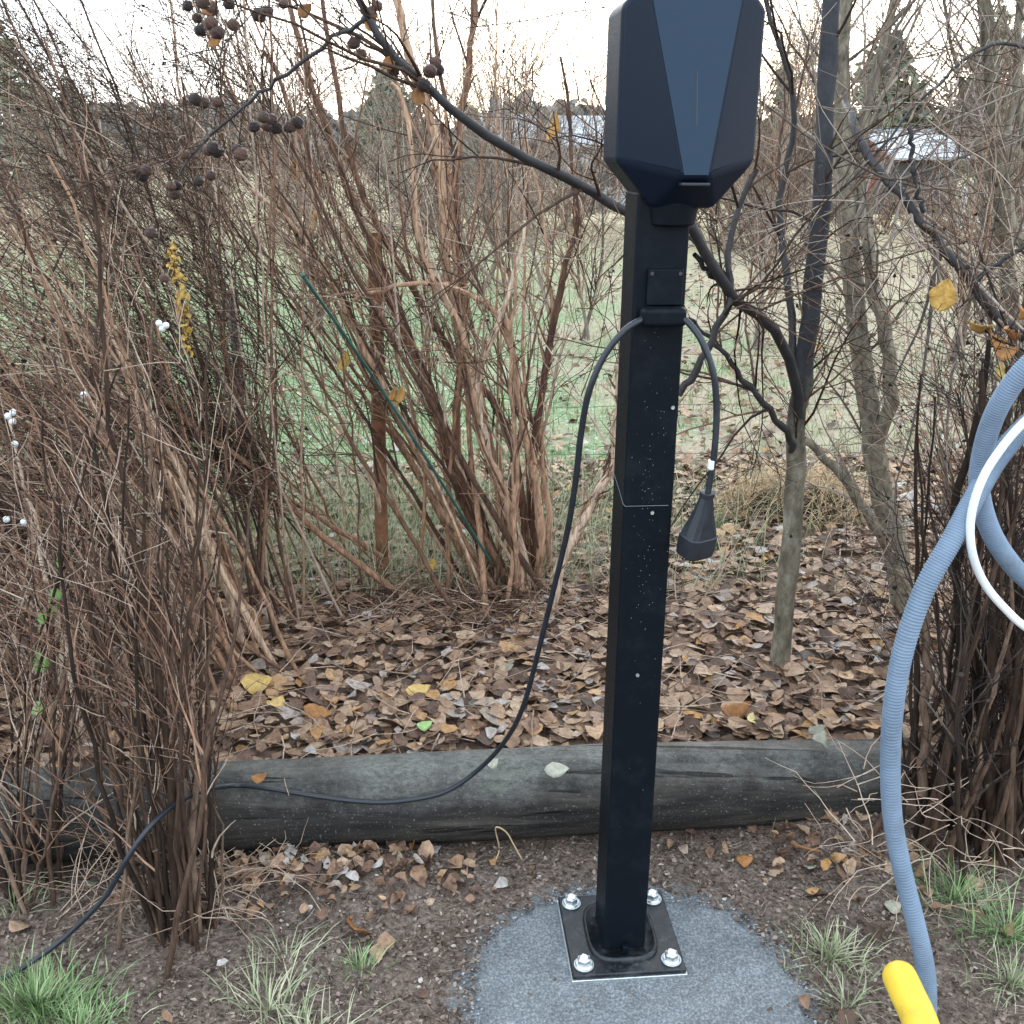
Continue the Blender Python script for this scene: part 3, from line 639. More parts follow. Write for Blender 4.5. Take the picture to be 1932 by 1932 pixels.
for (u, v, s_, mt, lb, yw) in ((485, 1300, .085, 'leaf_dry_yellow', 'large ochre leaf on the litter beside the left shrub base', .3), (525, 1345, .07, 'leaf_dry_yellow', 'ochre leaf under the larger one, nearer the log', 1.5), (600, 1358, .075, 'leaf_brown', 'long rust leaf lying just behind the log', 0),
                           (1385, 1348, .10, 'leaf_brown', 'long orange-brown leaf on the litter right of the post', .5), (1418, 1366, .05, 'leaf_dry_yellow', 'small upright yellow leaf behind the log right of the post', 1.4), (800, 1385, .05, 'leaf_green', 'small yellow-green leaf against the back of the log', .8),
                           (790, 1318, .07, 'leaf_dry_yellow', 'yellow leaf on the litter in the middle of the picture', .2), (955, 1276, .045, 'leaf_pale', 'round bluish pale leaf on the litter left of the cable', .2), (1540, 1380, .05, 'leaf_pale', 'grey-white leaf beside the thin trunk, behind the log', .3)):
    p = G(u, v, .1); leaf_thing('fallen_leaf', (p.x, p.y, float(gz(p.x, p.y)) + .035), s_, M[mt], lb, yaw=yw, roll=.5, pitch=rng.uniform(-.3, .3), width=.4 if 'large' in lb else .3, curl=.7)
for (u, v, s_, mt, lb) in ((675, 1755, .07, 'leaf_brown', 'dark rust leaf standing on edge on the bare soil'), (1858, 1718, .04, 'leaf_pale', 'pale round leaf on the grass at the right'), (1683, 1722, .04, 'leaf_pale', 'pale leaf on the soil left of the grey hose'), (1525, 1645, .03, 'leaf_pale', 'small beige leaf on the soil above the right grass tuft'),
                       (45, 1625, .035, 'leaf_pale', 'pale leaf on the ground among the far left stems'), (175, 1678, .03, 'leaf_pale', 'pale leaf on the ground beside the trailing cable'), (38, 1760, .05, 'leaf_litter', 'brown round leaf at the bottom left by the cable'), (1404, 1632, .04, 'leaf_brown', 'curled brown leaf on the soil right of the post')):
    p = G(u, v, 0); leaf_thing('fallen_leaf', (p.x, p.y, float(gz(p.x, p.y)) + .012), s_, M[mt], lb, yaw=rng.uniform(0, 3), roll=.3 + (.6 if 'edge' in lb else 0), width=.42, curl=.5)
# bent dry stalk, orange chip, sprout
hose('dry_stalk', [P(936, 1622, 1.80), P(942, 1600, 1.81), P(935, 1562, 1.80), P(955, 1570, 1.80), P(970, 1595, 1.79), P(985, 1622, 1.78)], .0016, M['straw'], 'bent straw-coloured stalk sticking up from the soil in front of the log', 'stalk', 30, 6)
hose('wood_chip', [G(1492, 1590, .045), G(1520, 1600, .04), G(1548, 1606, .035)], .0035, M['leaf_brown'], 'orange splinter of wood on the soil right of the post', 'wood chip', 8, 5)

# ---------------------------------------------------------------- grass
def tuft(cx_, cy_, n, sp, h, mat, label, lean=.5, droop=.35, wd=.0012):
    t_ = thing('grass_tuft', label, 'grass tuft', (cx_, cy_, float(gz(cx_, cy_))), 0, 'grass tufts on the bare soil')
    q = QB(); a = rng.uniform(0, 2 * PI, n); r = np.abs(rng.normal(0, sp, n)); px_ = cx_ + r * np.cos(a); py_ = cy_ + r * np.sin(a) * .7
    blades(q, np.stack([px_, py_, gz(px_, py_)], 1), h * rng.uniform(.35, 1, n), np.abs(rng.normal(0, lean, n)), wd, droop, yaw=a + rng.normal(0, .6, n))
    q.build('blades', mat, t_)
for (u, v, n, sp, h, mt, lb, ln) in (
    (70, 1905, 620, .075, .085, 'grass_green', 'dense bright green grass tuft in the bottom left corner', .5),
    (150, 1950, 200, .06, .07, 'grass_green', 'lower green tuft running off the bottom edge left', .5),
    (505, 1905, 90, .06, .11, 'grass_pale', 'thin straggling pale grass left of the grey grit', 1.0),
    (580, 1950, 110, .05, .08, 'grass_pale', 'pale grass running off the bottom edge left of the grit', .8),
    (540, 1810, 26, .05, .11, 'grass_pale', 'few long pale blades on the soil below the stem clump', 1.1),
    (682, 1822, 60, .025, .06, 'grass_green', 'small green tuft under the dark rust leaf', .7),
    (1565, 1812, 190, .05, .085, 'grass_pale', 'spiky pale green tuft right of the grey grit', .8),
    (1800, 1700, 130, .05, .12, 'grass_green', 'long-bladed green tuft beside the grey hose', 1.0),
    (1900, 1770, 260, .07, .11, 'grass_green', 'thick green tuft at the right edge', .9),
    (1905, 1860, 130, .05, .09, 'grass_pale', 'pale grass at the right edge below the thick tuft', .9),
    (1600, 1905, 70, .05, .07, 'grass_pale', 'sparse dry grass near the bottom between grit and yellow tube', 1.1),
    (30, 1720, 60, .03, .10, 'grass_pale', 'sparse pale grass at the left edge below the stems', .6)):
    p = G(u, v); tuft(p.x, p.y, n, sp, h, M[mt], lb, ln)
n = 46000; y = 3.75 + rng.random(n) ** 1.5 * 7.5; x = rng.uniform(-.62, .62, n) * y
cl = hnoise(x * .8, y * .8) + .5 * hnoise(x * .3 + 4, y * .3); k = cl > rng.normal(-.1, .25, n); x, y = x[k], y[k]; n = len(x)
q = QB(); blades(q, np.stack([x, y, gz(x, y)], 1), rng.uniform(.02, .06, n) * (1 + .05 * y), np.abs(rng.normal(.2, .5, n)), .0022, .35, K=3)
tag(q.build('lawn_grass', M['grass_frost']), 'frosted pale green lawn grass beyond the shrubs', 'grass', kind='stuff')
n = 5200; x = rng.normal(-.55, .75, n); y = rng.uniform(3.1, 4.3, n)
q = QB(); blades(q, np.stack([x, y, gz(x, y)], 1), rng.uniform(.08, .3, n), np.abs(rng.normal(.3, .4, n)), .0014, .3, K=5)
tag(q.build('rough_grass', M['grass_pale']), 'tall yellowing rough grass round the shrub bases', 'grass', kind='stuff')
# straw heap
c0 = G(1505, 985, .1); n = 1500; a = rng.uniform(0, 2 * PI, n); r = np.sqrt(rng.random(n))
x = c0.x + .02 + r * np.cos(a) * .34; y = c0.y + .15 + r * np.sin(a) * .22; z = .09 + .15 * (1 - r ** 2) * (1 - .7 * np.exp(-((x - c0.x - .15) / .12) ** 2 - ((y - c0.y + .02) / .1) ** 2))
q = QB(); blades(q, np.stack([x, y, z], 1), rng.uniform(.06, .22, n), rng.uniform(.5, 1.7, n), .0016, .35, K=5)
hp = thing('straw_heap', 'heap of dry yellow straw behind the thin trunk on the lawn edge', 'straw heap', (c0.x, c0.y + .15, .08)); q.build('straw', M['straw'], hp)
bm = bmesh.new(); bmesh.ops.create_uvsphere(bm, u_segments=24, v_segments=12, radius=1, matrix=Matrix.Translation((c0.x + .03, c0.y + .17, .06)) @ Matrix.Diagonal((.3, .18, .12, 1)))
bm_obj('heap_core', bm, plain('dark_heap_fill', (.03, .02, .014), .9, .1, 0, 30, .5, .8, .02), hp, world=True, smooth=True)  # dark fill that shows in the hollow of the straw

# ---------------------------------------------------------------- shrubs
def spread(base_uv, base_z, n, sp, u_rng, v_rng, Ytip, K=14, curve=.25, jit=.004, mid=None):
    """n stems from a base patch to tip positions spread over a fan with real depth"""
    b0 = G(base_uv[0], base_uv[1], base_z); out = np.zeros((n, K, 3))
    for i in range(n):
        s_ = np.array([b0.x + rng.normal(0, sp), b0.y + rng.normal(0, sp * .8), base_z - .02])
        e = np.array(P(rng.uniform(*u_rng), rng.uniform(*v_rng), rng.uniform(*Ytip)))
        t_ = np.linspace(0, 1, K)[:, None]
        up = np.array([0, 0, 1.]) * np.linalg.norm(e - s_) * curve * rng.uniform(-.2, 1)
        m_ = (s_ + e) / 2 + up + rng.normal(0, .05, 3)
        c_ = (1 - t_) ** 2 * s_ + 2 * t_ * (1 - t_) * m_ + t_ ** 2 * e
        c_[1:] += np.cumsum(rng.normal(0, jit, (K - 1, 3)), 0)
        out[i] = c_
    return out
def seedheads(paths, rad, n, size, mat, parent, name='seed_heads'):
    pos, tan, r = sample(paths, rad, n, .5); pos = pos + rng.normal(0, .004, pos.shape)
    q = QB(); leaves(q, pos, rng.uniform(.5, 1, n) * size, tilt=1.2, curl=.8, width=.45)
    o = q.build(name, mat, parent); o['kind'] = 'stuff'; return o

# S1: the tall multi-stemmed shrub with peeling bark in the middle
s1 = thing('peeling_shrub', 'tall bare shrub with peeling orange-brown stems left of the post', 'shrub', G(985, 1150, .08))
ST = [([(1035, 1185), (1060, 1060), (1108, 965), (1150, 885), (1165, 770), (1172, 640), (1190, 480)], 3.0, 2.9, .021, .008),
      ([(1005, 1160), (1022, 1010), (1000, 860), (975, 720), (955, 610), (880, 552), (750, 538), (655, 572)], 3.15, 3.0, .02, .006),
      ([(985, 1165), (905, 985), (832, 800), (752, 600), (645, 420), (560, 230), (500, 90)], 3.2, 3.1, .02, .006),
      ([(960, 1160), (880, 960), (800, 720), (700, 470), (610, 220), (560, 60), (530, -60)], 3.25, 3.4, .02, .008),
      ([(1000, 1130), (935, 905), (885, 720), (852, 550), (832, 320), (800, 190), (762, 60), (735, -60)], 3.3, 3.2, .025, .012),
      ([(1015, 1130), (1005, 905), (1018, 770), (1062, 520), (1092, 420), (1080, 300), (1060, 110)], 3.2, 3.3, .018, .005),
      ([(940, 1080), (865, 890), (872, 610), (862, 350), (880, 130), (905, -40)], 3.4, 3.5, .018, .01),
      ([(1030, 1140), (1035, 960), (1020, 800), (1040, 620), (1030, 450), (990, 250)], 3.3, 3.4, .016, .004),
      ([(985, 1120), (960, 960), (900, 800), (880, 640), (800, 480), (770, 250), (740, 150)], 3.1, 3.0, .019, .006),
      ([(950, 1140), (850, 980), (790, 850), (700, 680), (640, 560), (560, 430), (440, 330)], 3.2, 2.9, .017, .004),
      ([(1000, 1150), (975, 1000), (920, 850), (905, 700), (960, 560), (990, 420)], 3.15, 3.0, .022, .005),
      ([(1015, 1150), (985, 960), (955, 800), (840, 640), (690, 380), (640, 200), (610, -20)], 3.25, 3.3, .018, .008)]
K = 22
pa = np.stack([stem(s_[0], s_[1], s_[2], K) for s_ in ST]); pa[:, 1:] += rng.normal(0, .004, pa[:, 1:].shape)
ra_ = np.stack([taper(K, s_[3], s_[4]) for s_ in ST]); 
ra_ *= .85 * (1 + rng.normal(0, .07, ra_.shape))
th = spread((960, 1140), .06, 24, .10, (300, 1080), (-80, 420), (2.8, 3.8), K=K, curve=.06)
rt = mulr(24, rng.uniform(.005, .012, 24), .0025, K)
q = QB(); q.tubes(pa, ra_, 9); q.tubes(th, rt, 6); q.build('stems', M['bark_peel'], s1)
allp = np.concatenate([pa, th]); allr = np.concatenate([ra_, rt])
# loose bark strips along the stems
pos, tan, r = sample(pa, ra_, 1500, 0, .8); nn = unit(np.cross(tan, rng.normal(size=tan.shape))); q = QB()
st_ = walk(pos + nn * r[:, None] * .9, tan * rng.choice([-1, 1], (1500, 1)) + nn * .3, rng.uniform(.02, .09, 1500), 4, .2)
q.tubes(st_, mulr(1500, rng.uniform(.0015, .0045, 1500), .0006, 4), 3); q.build('loose_bark', M['bark_peel'], s1)
q = QB()
b1, c1 = grow(allp, allr, 240, .25, .8, (.2, .7), 8, .07, (-.1, 0, .25), rmax=.005, tmin=.25)
b2, c2 = grow(b1, c1, 900, .1, .45, (.4, 1.1), 6, .1, (-.05, 0, .15), rmax=.0024, rmin=.0008)
b3, c3 = grow(b2, c2, 1300, .04, .2, (.4, 1.2), 4, .12, rmax=.0014, rmin=.0007)
q.tubes(b1, c1, 5); q.tubes(b2, c2, 4); q.tubes(b3, c3, 3); q.build('twigs', M['twig_brown'], s1)
seedheads(b2, c2, 300, .012, M['twig_dark'], s1)
for (u, v, s_, Y, mt) in ((1045, 240, .075, 2.9, 'leaf_dry_yellow'), (650, 680, .07, 3.1, 'leaf_yellow'), (755, 745, .06, 3.0, 'leaf_dry_yellow'), (790, 180, .04, 2.8, 'leaf_dry_yellow'), (590, 420, .09, 3.5, 'leaf_yellow'), (560, 320, .06, 3.2, 'leaf_dry_yellow'), (740, 745, .05, 3.0, 'leaf_dry_yellow'), (815, 1065, .06, 3.1, 'leaf_yellow'), (865, 1000, .05, 3.1, 'leaf_brown')):
    o = leaf_thing('leaf', (0, 0, 0), s_, M[mt], None, width=.3, curl=.5); o.parent = s1
    o.matrix_parent_inverse = Matrix.Translation(s1.location).inverted(); o.location = P(u, v, Y); o.rotation_euler = (R(60), R(-70 + rng.uniform(-20, 20)), rng.uniform(-.5, .5))

# low mass of fallen and matted twigs at the shrub foot
mt_ = thing('brushwood_pile', 'matted pile of fallen dead twigs at the foot of the peeling shrub', 'brushwood', G(900, 1150, .08))
n = 800; c_ = G(860, 1150, .1); ps = np.stack([c_.x + rng.normal(0, .3, n), c_.y + rng.normal(0, .13, n), .09 + np.abs(rng.normal(0, .035, n))], 1)
q = QB(); dd = rng.normal(size=(n, 3)) * [1, .6, .28]; q.tubes(walk(ps, dd, rng.uniform(.05, .22, n), 6, .2), mulr(n, rng.uniform(.0008, .0025, n), .0007, 6), 4); q.build('twigs', M['twig_brown'], mt_)

tk = thing('dead_sticks', 'loose thin dead sticks strewn over the leaf litter behind the log', 'sticks', G(1300, 1250, .1))
n = 420; y = rng.uniform(2.15, 3.6, n); x = rng.uniform(-.4, .55, n) * y; q = QB()
q.tubes(walk(np.stack([x, y, gz(x, y) + rng.uniform(.02, .05, n)], 1), rng.normal(size=(n, 3)) * [1, .8, .16], rng.uniform(.08, .4, n), 7, .13, (0, 0, -.01)), mulr(n, rng.uniform(.0009, .0026, n), .0006, 7), 4); q.build('sticks', M['twig_tan'], tk)
# left thicket shrubs
def thicket(name, label, base, z, n, sp, ur, vr, Yr, rad, mats, counts, bias, seeds=0, curve=.15, extra=None, lens=None, cat='shrub', K=16, rstem=.0028, jit=.005):
    t_ = thing(name, label, cat, G(base[0], base[1], z))
    sp_ = spread(base, z, n, sp, ur, vr, Yr, K=K, curve=curve, jit=jit)
    r_ = mulr(n, rng.uniform(rad[0], rad[1], n), rstem, K)
    if extra is not None: sp_ = np.concatenate([sp_, extra[0]]); r_ = np.concatenate([r_, extra[1]])
    q = QB(); q.tubes(sp_, r_, 7); q.build('stems', M[mats[0]], t_)
    lens = lens or ((.2, .6), (.1, .32), (.04, .16))
    q = QB(); b1, c1 = grow(sp_, r_, counts[0], *lens[0], (.2, .8), 7, .09, bias, rmax=.003, tmin=.2)
    b2, c2 = grow(b1, c1, counts[1], *lens[1], (.3, 1.0), 5, .1, bias, rmax=.0018, rmin=.0007)
    q.tubes(b1, c1, 5); q.tubes(b2, c2, 3)
    if counts[2]:
        b3, c3 = grow(b2, c2, counts[2], *lens[2], (.4, 1.2), 4, .12, rmax=.0012, rmin=.0006); q.tubes(b3, c3, 3)
    q.build('twigs', M[mats[1]], t_)
    if seeds: seedheads(b2, c2, seeds, .011, M['twig_dark'], t_)
    return t_, b1, c1
thicket('twiggy_shrub', 'dense rust-brown twiggy shrub rising behind the log at the left', (450, 1255), .08, 40, .12, (-350, 300), (250, 900), (2.3, 3.0), (.004, .010), ('bark_peel', 'twig_brown'), (330, 1300, 1400), (-.55, 0, .0), 900)
thicket('twiggy_shrub', 'red-brown wiry shrub leaning out of the left edge behind the log', (150, 1330), .08, 50, .16, (-450, 190), (200, 1000), (2.3, 3.1), (.004, .009), ('twig_brown', 'twig_brown'), (560, 2200, 2000), (-.6, 0, -.05), 1200)
thicket('twiggy_shrub', 'tall wispy shrub whose fine twigs cross the sky at top left', (520, 1190), .08, 20, .10, (0, 560), (-100, 330), (2.7, 3.6), (.003, .006), ('twig_brown', 'twig_umber'), (320, 1500, 3200), (-.5, 0, .05), 800, curve=.1)
# long boughs sweeping up-left from the shrub foot
ex = [([(745, 1115), (600, 1005), (480, 885), (350, 795), (250, 690)], 3.1, 2.7, .012, .005), ([(720, 1050), (560, 950), (420, 850), (330, 780), (290, 740)], 3.2, 2.9, .009, .004),
      ([(470, 1240), (430, 1130), (380, 1010), (330, 880), (270, 760), (180, 560)], 2.7, 2.5, .013, .004), ([(500, 1240), (475, 1160), (430, 1090), (350, 900), (300, 800)], 2.75, 2.6, .014, .004),
      ([(740, 1090), (700, 900), (600, 760), (480, 600), (410, 520)], 3.3, 3.0, .008, .003), ([(790, 1080), (800, 900), (760, 700), (700, 560), (640, 520)], 3.2, 3.0, .007, .003)]
exs = (np.stack([stem(e[0], e[1], e[2], 16, .003) for e in ex]), np.stack([taper(16, e[3], e[4]) for e in ex]))
thicket('twiggy_shrub', 'spreading shrub with two long thick boughs sweeping up to the left', (600, 1100), .08, 9, .2, (200, 640), (480, 800), (2.6, 3.4), (.003, .006), ('bark_peel', 'twig_brown'), (190, 760, 700), (-.3, 0, .1), 300, extra=exs, curve=.1)

# S3: clump in front of the log
ex = [([(330, 1760), (325, 1600), (318, 1400), (290, 1240), (262, 1100), (240, 950), (205, 780), (195, 560), (170, 330)], 1.66, 1.9, .009, .003),
      ([(375, 1770), (365, 1600), (370, 1450), (352, 1300), (310, 1160), (300, 1010), (280, 850)], 1.68, 1.95, .0085, .003),
      ([(395, 1750), (398, 1600), (392, 1430), (385, 1380)], 1.68, 1.78, .006, .004),
      ([(300, 1700), (290, 1500), (240, 1330), (160, 1150), (100, 1000), (20, 900)], 1.7, 1.9, .007, .002),
      ([(345, 1770), (335, 1640), (345, 1500), (330, 1350), (322, 1180), (345, 1050), (330, 900)], 1.66, 1.85, .007, .002)]
exs = (np.stack([stem(e[0], e[1], e[2], 16, .003) for e in ex]), np.stack([taper(16, e[3], e[4]) for e in ex]))
thicket('stem_clump', 'clump of dark upright stems rooted in front of the log, cable passing through', (345, 1760), .0, 38, .042, (60, 440), (620, 1250), (1.74, 2.2), (.0022, .0068), ('twig_umber', 'twig_brown'), (200, 560, 500), (-.25, 0, .15), 300, extra=exs, curve=.08, lens=((.12, .42), (.06, .22), (.03, .1)), rstem=.0018, jit=.008)
thicket('stem_clump', 'thinner clump of dark stems at the far left edge in front of the log', (70, 1700), .0, 22, .05, (-250, 260), (700, 1300), (1.7, 2.2), (.0022, .0062), ('twig_umber', 'twig_brown'), (200, 600, 500), (-.2, 0, .1), 200, curve=.08, lens=((.12, .42), (.06, .22), (.03, .1)), rstem=.0018)
# pale tangled stalks over the left of the log
tk = thing('dry_stalks', 'tangle of thin pale dry stalks over the left part of the log', 'stalks', G(180, 1600))
n = 170; x = rng.uniform(-.95, -.50, n); y = rng.uniform(1.7, 1.95, n); q = QB()
q.tubes(walk(np.stack([x, y, gz(x, y)], 1), rng.normal(size=(n, 3)) * [1, .5, .1] + [0, 0, .9], rng.uniform(.08, .34, n), 8, .2, (0, 0, -.09)), mulr(n, rng.uniform(.0008, .0016, n), .0005, 8), 4, rnd=rng.uniform(.4, 1, n)); q.build('stalks', M['twig_tan'], tk)

# S5: dark hedge at the right
ex = [([(1740, 1500), (1745, 1400), (1748, 1250), (1745, 1150)], 1.95, 2.0, .012, .008), ([(1800, 1560), (1790, 1400), (1815, 1200), (1800, 1000), (1840, 800), (1870, 640)], 1.95, 2.05, .016, .005),
      ([(1870, 1600), (1860, 1350), (1880, 1150), (1860, 950), (1850, 700)], 1.9, 1.95, .014, .005), ([(1920, 1600), (1905, 1400), (1930, 1150), (1900, 900), (1910, 700)], 1.9, 2.0, .015, .006)]
exs = (np.stack([stem(e[0], e[1], e[2], 16, .004) for e in ex]), np.stack([taper(16, e[3], e[4]) for e in ex]))
thicket('dark_hedge_shrub', 'dark dense many-stemmed shrub behind the hoses at the right edge', (1850, 1600), .0, 60, .10, (1700, 2250), (620, 1150), (1.75, 2.4), (.0035, .010), ('twig_umber', 'twig_dark'), (340, 1100, 1100), (.05, 0, .15), 900, extra=exs, curve=.05, lens=((.1, .4), (.06, .25), (.03, .12)), rstem=.002)
thicket('twiggy_shrub', 'reddish fine-twigged shrub above the dark hedge at the right', (1960, 1420), .05, 26, .16, (1680, 2150), (480, 900), (2.3, 3.0), (.003, .007), ('twig_brown', 'twig_brown'), (240, 800, 800), (-.1, 0, .1), 500, curve=.05)
tk = thing('dry_stalks', 'few pale dry stalks arching out of the dark right hedge', 'stalks', G(1800, 1600))
n = 70; x = rng.uniform(.68, 1.0, n); y = rng.uniform(1.65, 1.95, n); q = QB()
q.tubes(walk(np.stack([x, y, gz(x, y) + rng.uniform(0, .25, n)], 1), rng.normal(size=(n, 3)) * [1, .5, .3] + [0, 0, .3], rng.uniform(.06, .3, n), 8, .2, (0, 0, -.06)), mulr(n, rng.uniform(.0008, .0017, n), .0005, 8), 4, rnd=rng.uniform(.4, 1, n)); q.build('stalks', M['twig_tan'], tk)
ft = leaf_thing
q = QB(); lv = thing('rusty_leaf_spray', 'cluster of curled rusty leaves on twigs above the grey hose', 'leaf spray', P(1880, 650, 2.0))
hose('twig', [P(1990, 700, 2.0), P(1930, 660, 2.0), P(1880, 640, 2.0), P(1850, 615, 2.0)], .002, M['twig_dark'], None, None, 12, 5, parent=lv)
for (u, v, s_, mt2) in ((1875, 640, .06, 'leaf_brown'), (1895, 665, .05, 'leaf_brown'), (1850, 620, .05, 'leaf_dry_yellow'), (1905, 630, .05, 'leaf_brown'), (1890, 700, .05, 'leaf_dry_yellow'), (1925, 590, .04, 'leaf_brown')):
    o = leaf_thing('leaf', (0, 0, 0), s_, M[mt2], None, width=.35, curl=1); o.parent = lv; o.matrix_parent_inverse = Matrix.Translation(lv.location).inverted(); o.location = P(u, v, 2.0); o.rotation_euler = (rng.uniform(.4, 1.6), rng.uniform(-1, 1), rng.uniform(0, 3))

# ---------------------------------------------------------------- trees at the right
def tree(name, label, base, limbs, mats, counts, lens=((.3, 1.0), (.15, .5), (.05, .2)), ang=(.4, 1.1), bias=(0, 0, .15), rmax=.006, K=22, wob=.1, trunk_sides=12, rmin=.0008, jit=.003, rms=(.0026, .0015)):
    t_ = thing(name, label, 'tree', base)
    pa = np.stack([stem(l[0], l[1], l[2], K, jit) for l in limbs]); ra = np.stack([taper(K, l[3], l[4]) * (1 + .05 * np.sin(np.arange(K) * 2.1 + i) + rng.normal(0, .03, K)) for i, l in enumerate(limbs)])
    q = QB(); q.tubes(pa[:1], ra[:1], trunk_sides); q.build('trunk', M[mats[0]], t_)
    if name == 'olive_tree':
        q = QB(); q.tubes(pa[1:3], ra[1:3], 10); q.build('fork', M['bark_grey'], t_)
        q = QB(); q.tubes(pa[3:], ra[3:], 9); q.build('bough', M[mats[1]], t_)
    else:
        q = QB(); q.tubes(pa[1:], ra[1:], 9); q.build('limbs', M[mats[1]], t_)
    q = QB(); b1, c1 = grow(pa, ra, counts[0], *lens[0], ang, 8, wob, bias, rmax=rmax, tmin=.3, rmin=rmin)
    b2, c2 = grow(b1, c1, counts[1], *lens[1], ang, 6, wob, bias, rmax=rms[0], rmin=rmin)
    b3, c3 = grow(b2, c2, counts[2], *lens[2], ang, 4, wob, rmax=rms[1], rmin=rmin)
    q.tubes(b1, c1, 5); q.tubes(b2, c2, 4); q.tubes(b3, c3, 3); q.build('twigs', M[mats[2]], t_)
    return t_, b1, c1, b2, c2
# fruit tree: trunk right of the post, its long dark bough crosses behind the head
FR = [([(1462, 1312, 2.66), (1478, 1180, 2.66), (1488, 1050, 2.66), (1502, 920, 2.66), (1506, 800, 2.66), (1516, 700, 2.66), (1535, 560, 2.66), (1545, 420, 2.66), (1552, 280, 2.68), (1563, 130, 2.7), (1572, -60, 2.72)], 2.66, 2.7, .029, .021),
      ([(1506, 800, 2.66), (1500, 720, 2.62), (1482, 640, 2.55), (1430, 598, 2.45), (1382, 558, 2.35), (1345, 500, 2.3), (1308, 430, 2.25), (1250, 415, 2.2), (1180, 403, 2.12), (1120, 365, 2.1), (1060, 328, 2.05), (960, 282, 2.0), (860, 215, 1.95), (800, 155, 1.92), (740, 90, 1.9), (690, 30, 1.9), (650, -40, 1.9)], 2, 2, .0145, .0062),
      ([(690, 35, 1.9), (640, 65, 1.9), (560, 125, 1.9), (500, 168, 1.92), (440, 220, 1.92), (380, 280, 1.93), (335, 330, 1.93)], 2, 2, .004, .0022),
      ([(1280, 745, 2.4), (1320, 690, 2.38), (1350, 620, 2.36), (1378, 565, 2.35), (1372, 480, 2.35), (1395, 400, 2.35), (1425, 320, 2.34)], 2, 2, .0095, .006),
      ([(1310, 480, 2.3), (1345, 520, 2.33), (1400, 570, 2.4), (1430, 598, 2.45)], 2, 2, .006, .006),
      ([(1505, 860, 2.66), (1470, 800, 2.6), (1410, 720, 2.55), (1350, 650, 2.5), (1300, 600, 2.45)], 2, 2, .011, .004),
      ([(1500, 690, 2.66), (1490, 560, 2.7), (1470, 400, 2.8), (1500, 200, 2.8), (1440, 0, 2.8)], 2, 2, .011, .006)]
FR = [(l[0], l[1], l[2], l[3], l[4]) for l in FR]
ft_, b1, c1, b2, c2 = tree('fruit_tree', 'slim tree right of the post, its dark fruiting bough crossing behind the head', G(1462, 1312, .08), FR, ('bark_fruit', 'bark_dark', 'twig_umber'), (80, 300, 600), lens=((.15, .7), (.08, .35), (.03, .12)), bias=(0, 0, .0), rmax=.004, wob=.13)
# trunk colour turns darker towards the top
fruits = [(355, 12), (383, 5), (400, 18), (432, 8), (372, 35), (398, 45), (378, 58), (410, 62), (440, 48), (488, 30), (505, 22), (535, 8), (368, 188), (385, 195), (412, 193), (480, 240), (497, 222), (505, 238), (520, 242), (512, 225), (252, 318), (268, 330), (275, 322), (322, 352), (334, 350), (330, 366), (348, 292), (375, 342), (398, 332), (392, 285), (410, 286), (448, 283), (455, 292), (402, 280), (700, 25), (712, 12), (692, 38), (668, 82), (682, 103), (737, 122), (742, 132), (822, 118), (826, 132), (812, 135), (793, 155), (800, 162), (285, 440), (310, 525), (560, 232), (548, 240)]
bm = bmesh.new(); bmesh.ops.create_icosphere(bm, subdivisions=3, radius=1)
for v in bm.verts:
    k = 1 + .09 * math.sin(v.co.x * 6 + 1) * math.sin(v.co.y * 7) + .07 * math.sin(v.co.z * 9 + v.co.x * 4) + random.gauss(0, .012)
    v.co *= k; v.co.z *= .95
    if v.co.z < -.75: v.co.z += .12
fme = []
for i in range(3):
    me = bpy.data.meshes.new('fruit'); bm.to_mesh(me); me.polygons.foreach_set('use_smooth', [True] * len(me.polygons))
    at = me.attributes.new('rnd', 'FLOAT', 'POINT'); at.data.foreach_set('value', [i * .45] * len(me.vertices)); me.materials.append(M['fruit']); fme.append(me)
bm.free()
sme = []
for i in range(3):
    q = QB(); c_ = catmull([(0, 0, .8), (.3 * i - .3, .2, 3), (1 - i, 0, 6), (2.5 - 2 * i, .5, 10)], 7); q.tubes(c_[None], np.full((1, 7), .085), 5)
    t0 = q.build('stalk', M['twig_dark']); sme.append(t0.data); bpy.data.objects.remove(t0)
for i, (u, v) in enumerate(fruits):
    Y = 1.9 + rng.uniform(-.05, .05); p = P(u, v, Y)
    o = bpy.data.objects.new('fruit', fme[i % 3]); COL.objects.link(o); o.parent = ft_; o.matrix_parent_inverse = Matrix.Translation(ft_.location).inverted()
    o.location = p; s_ = rng.uniform(.0088, .0125); o.scale = (s_,) * 3; o.rotation_euler = tuple(rng.uniform(-.5, .5, 3))
    st = bpy.data.objects.new('stalk', sme[i % 3]); COL.objects.link(st); st.parent = o
for (u, v, s_) in ((405, 75, .03), (490, 38, .03), (395, 18, .03), (735, 118, .03), (790, 180, .035), (700, 45, .03), (575, 20, .03)):
    o = leaf_thing('leaf', (0, 0, 0), s_, M['leaf_brown'], None, width=.35, curl=1); o.parent = ft_; o.matrix_parent_inverse = Matrix.Translation(ft_.location).inverted(); o.location = P(u, v, 1.9); o.rotation_euler = (rng.uniform(.8, 1.6), rng.uniform(-1.5, -.6), rng.uniform(0, 3))

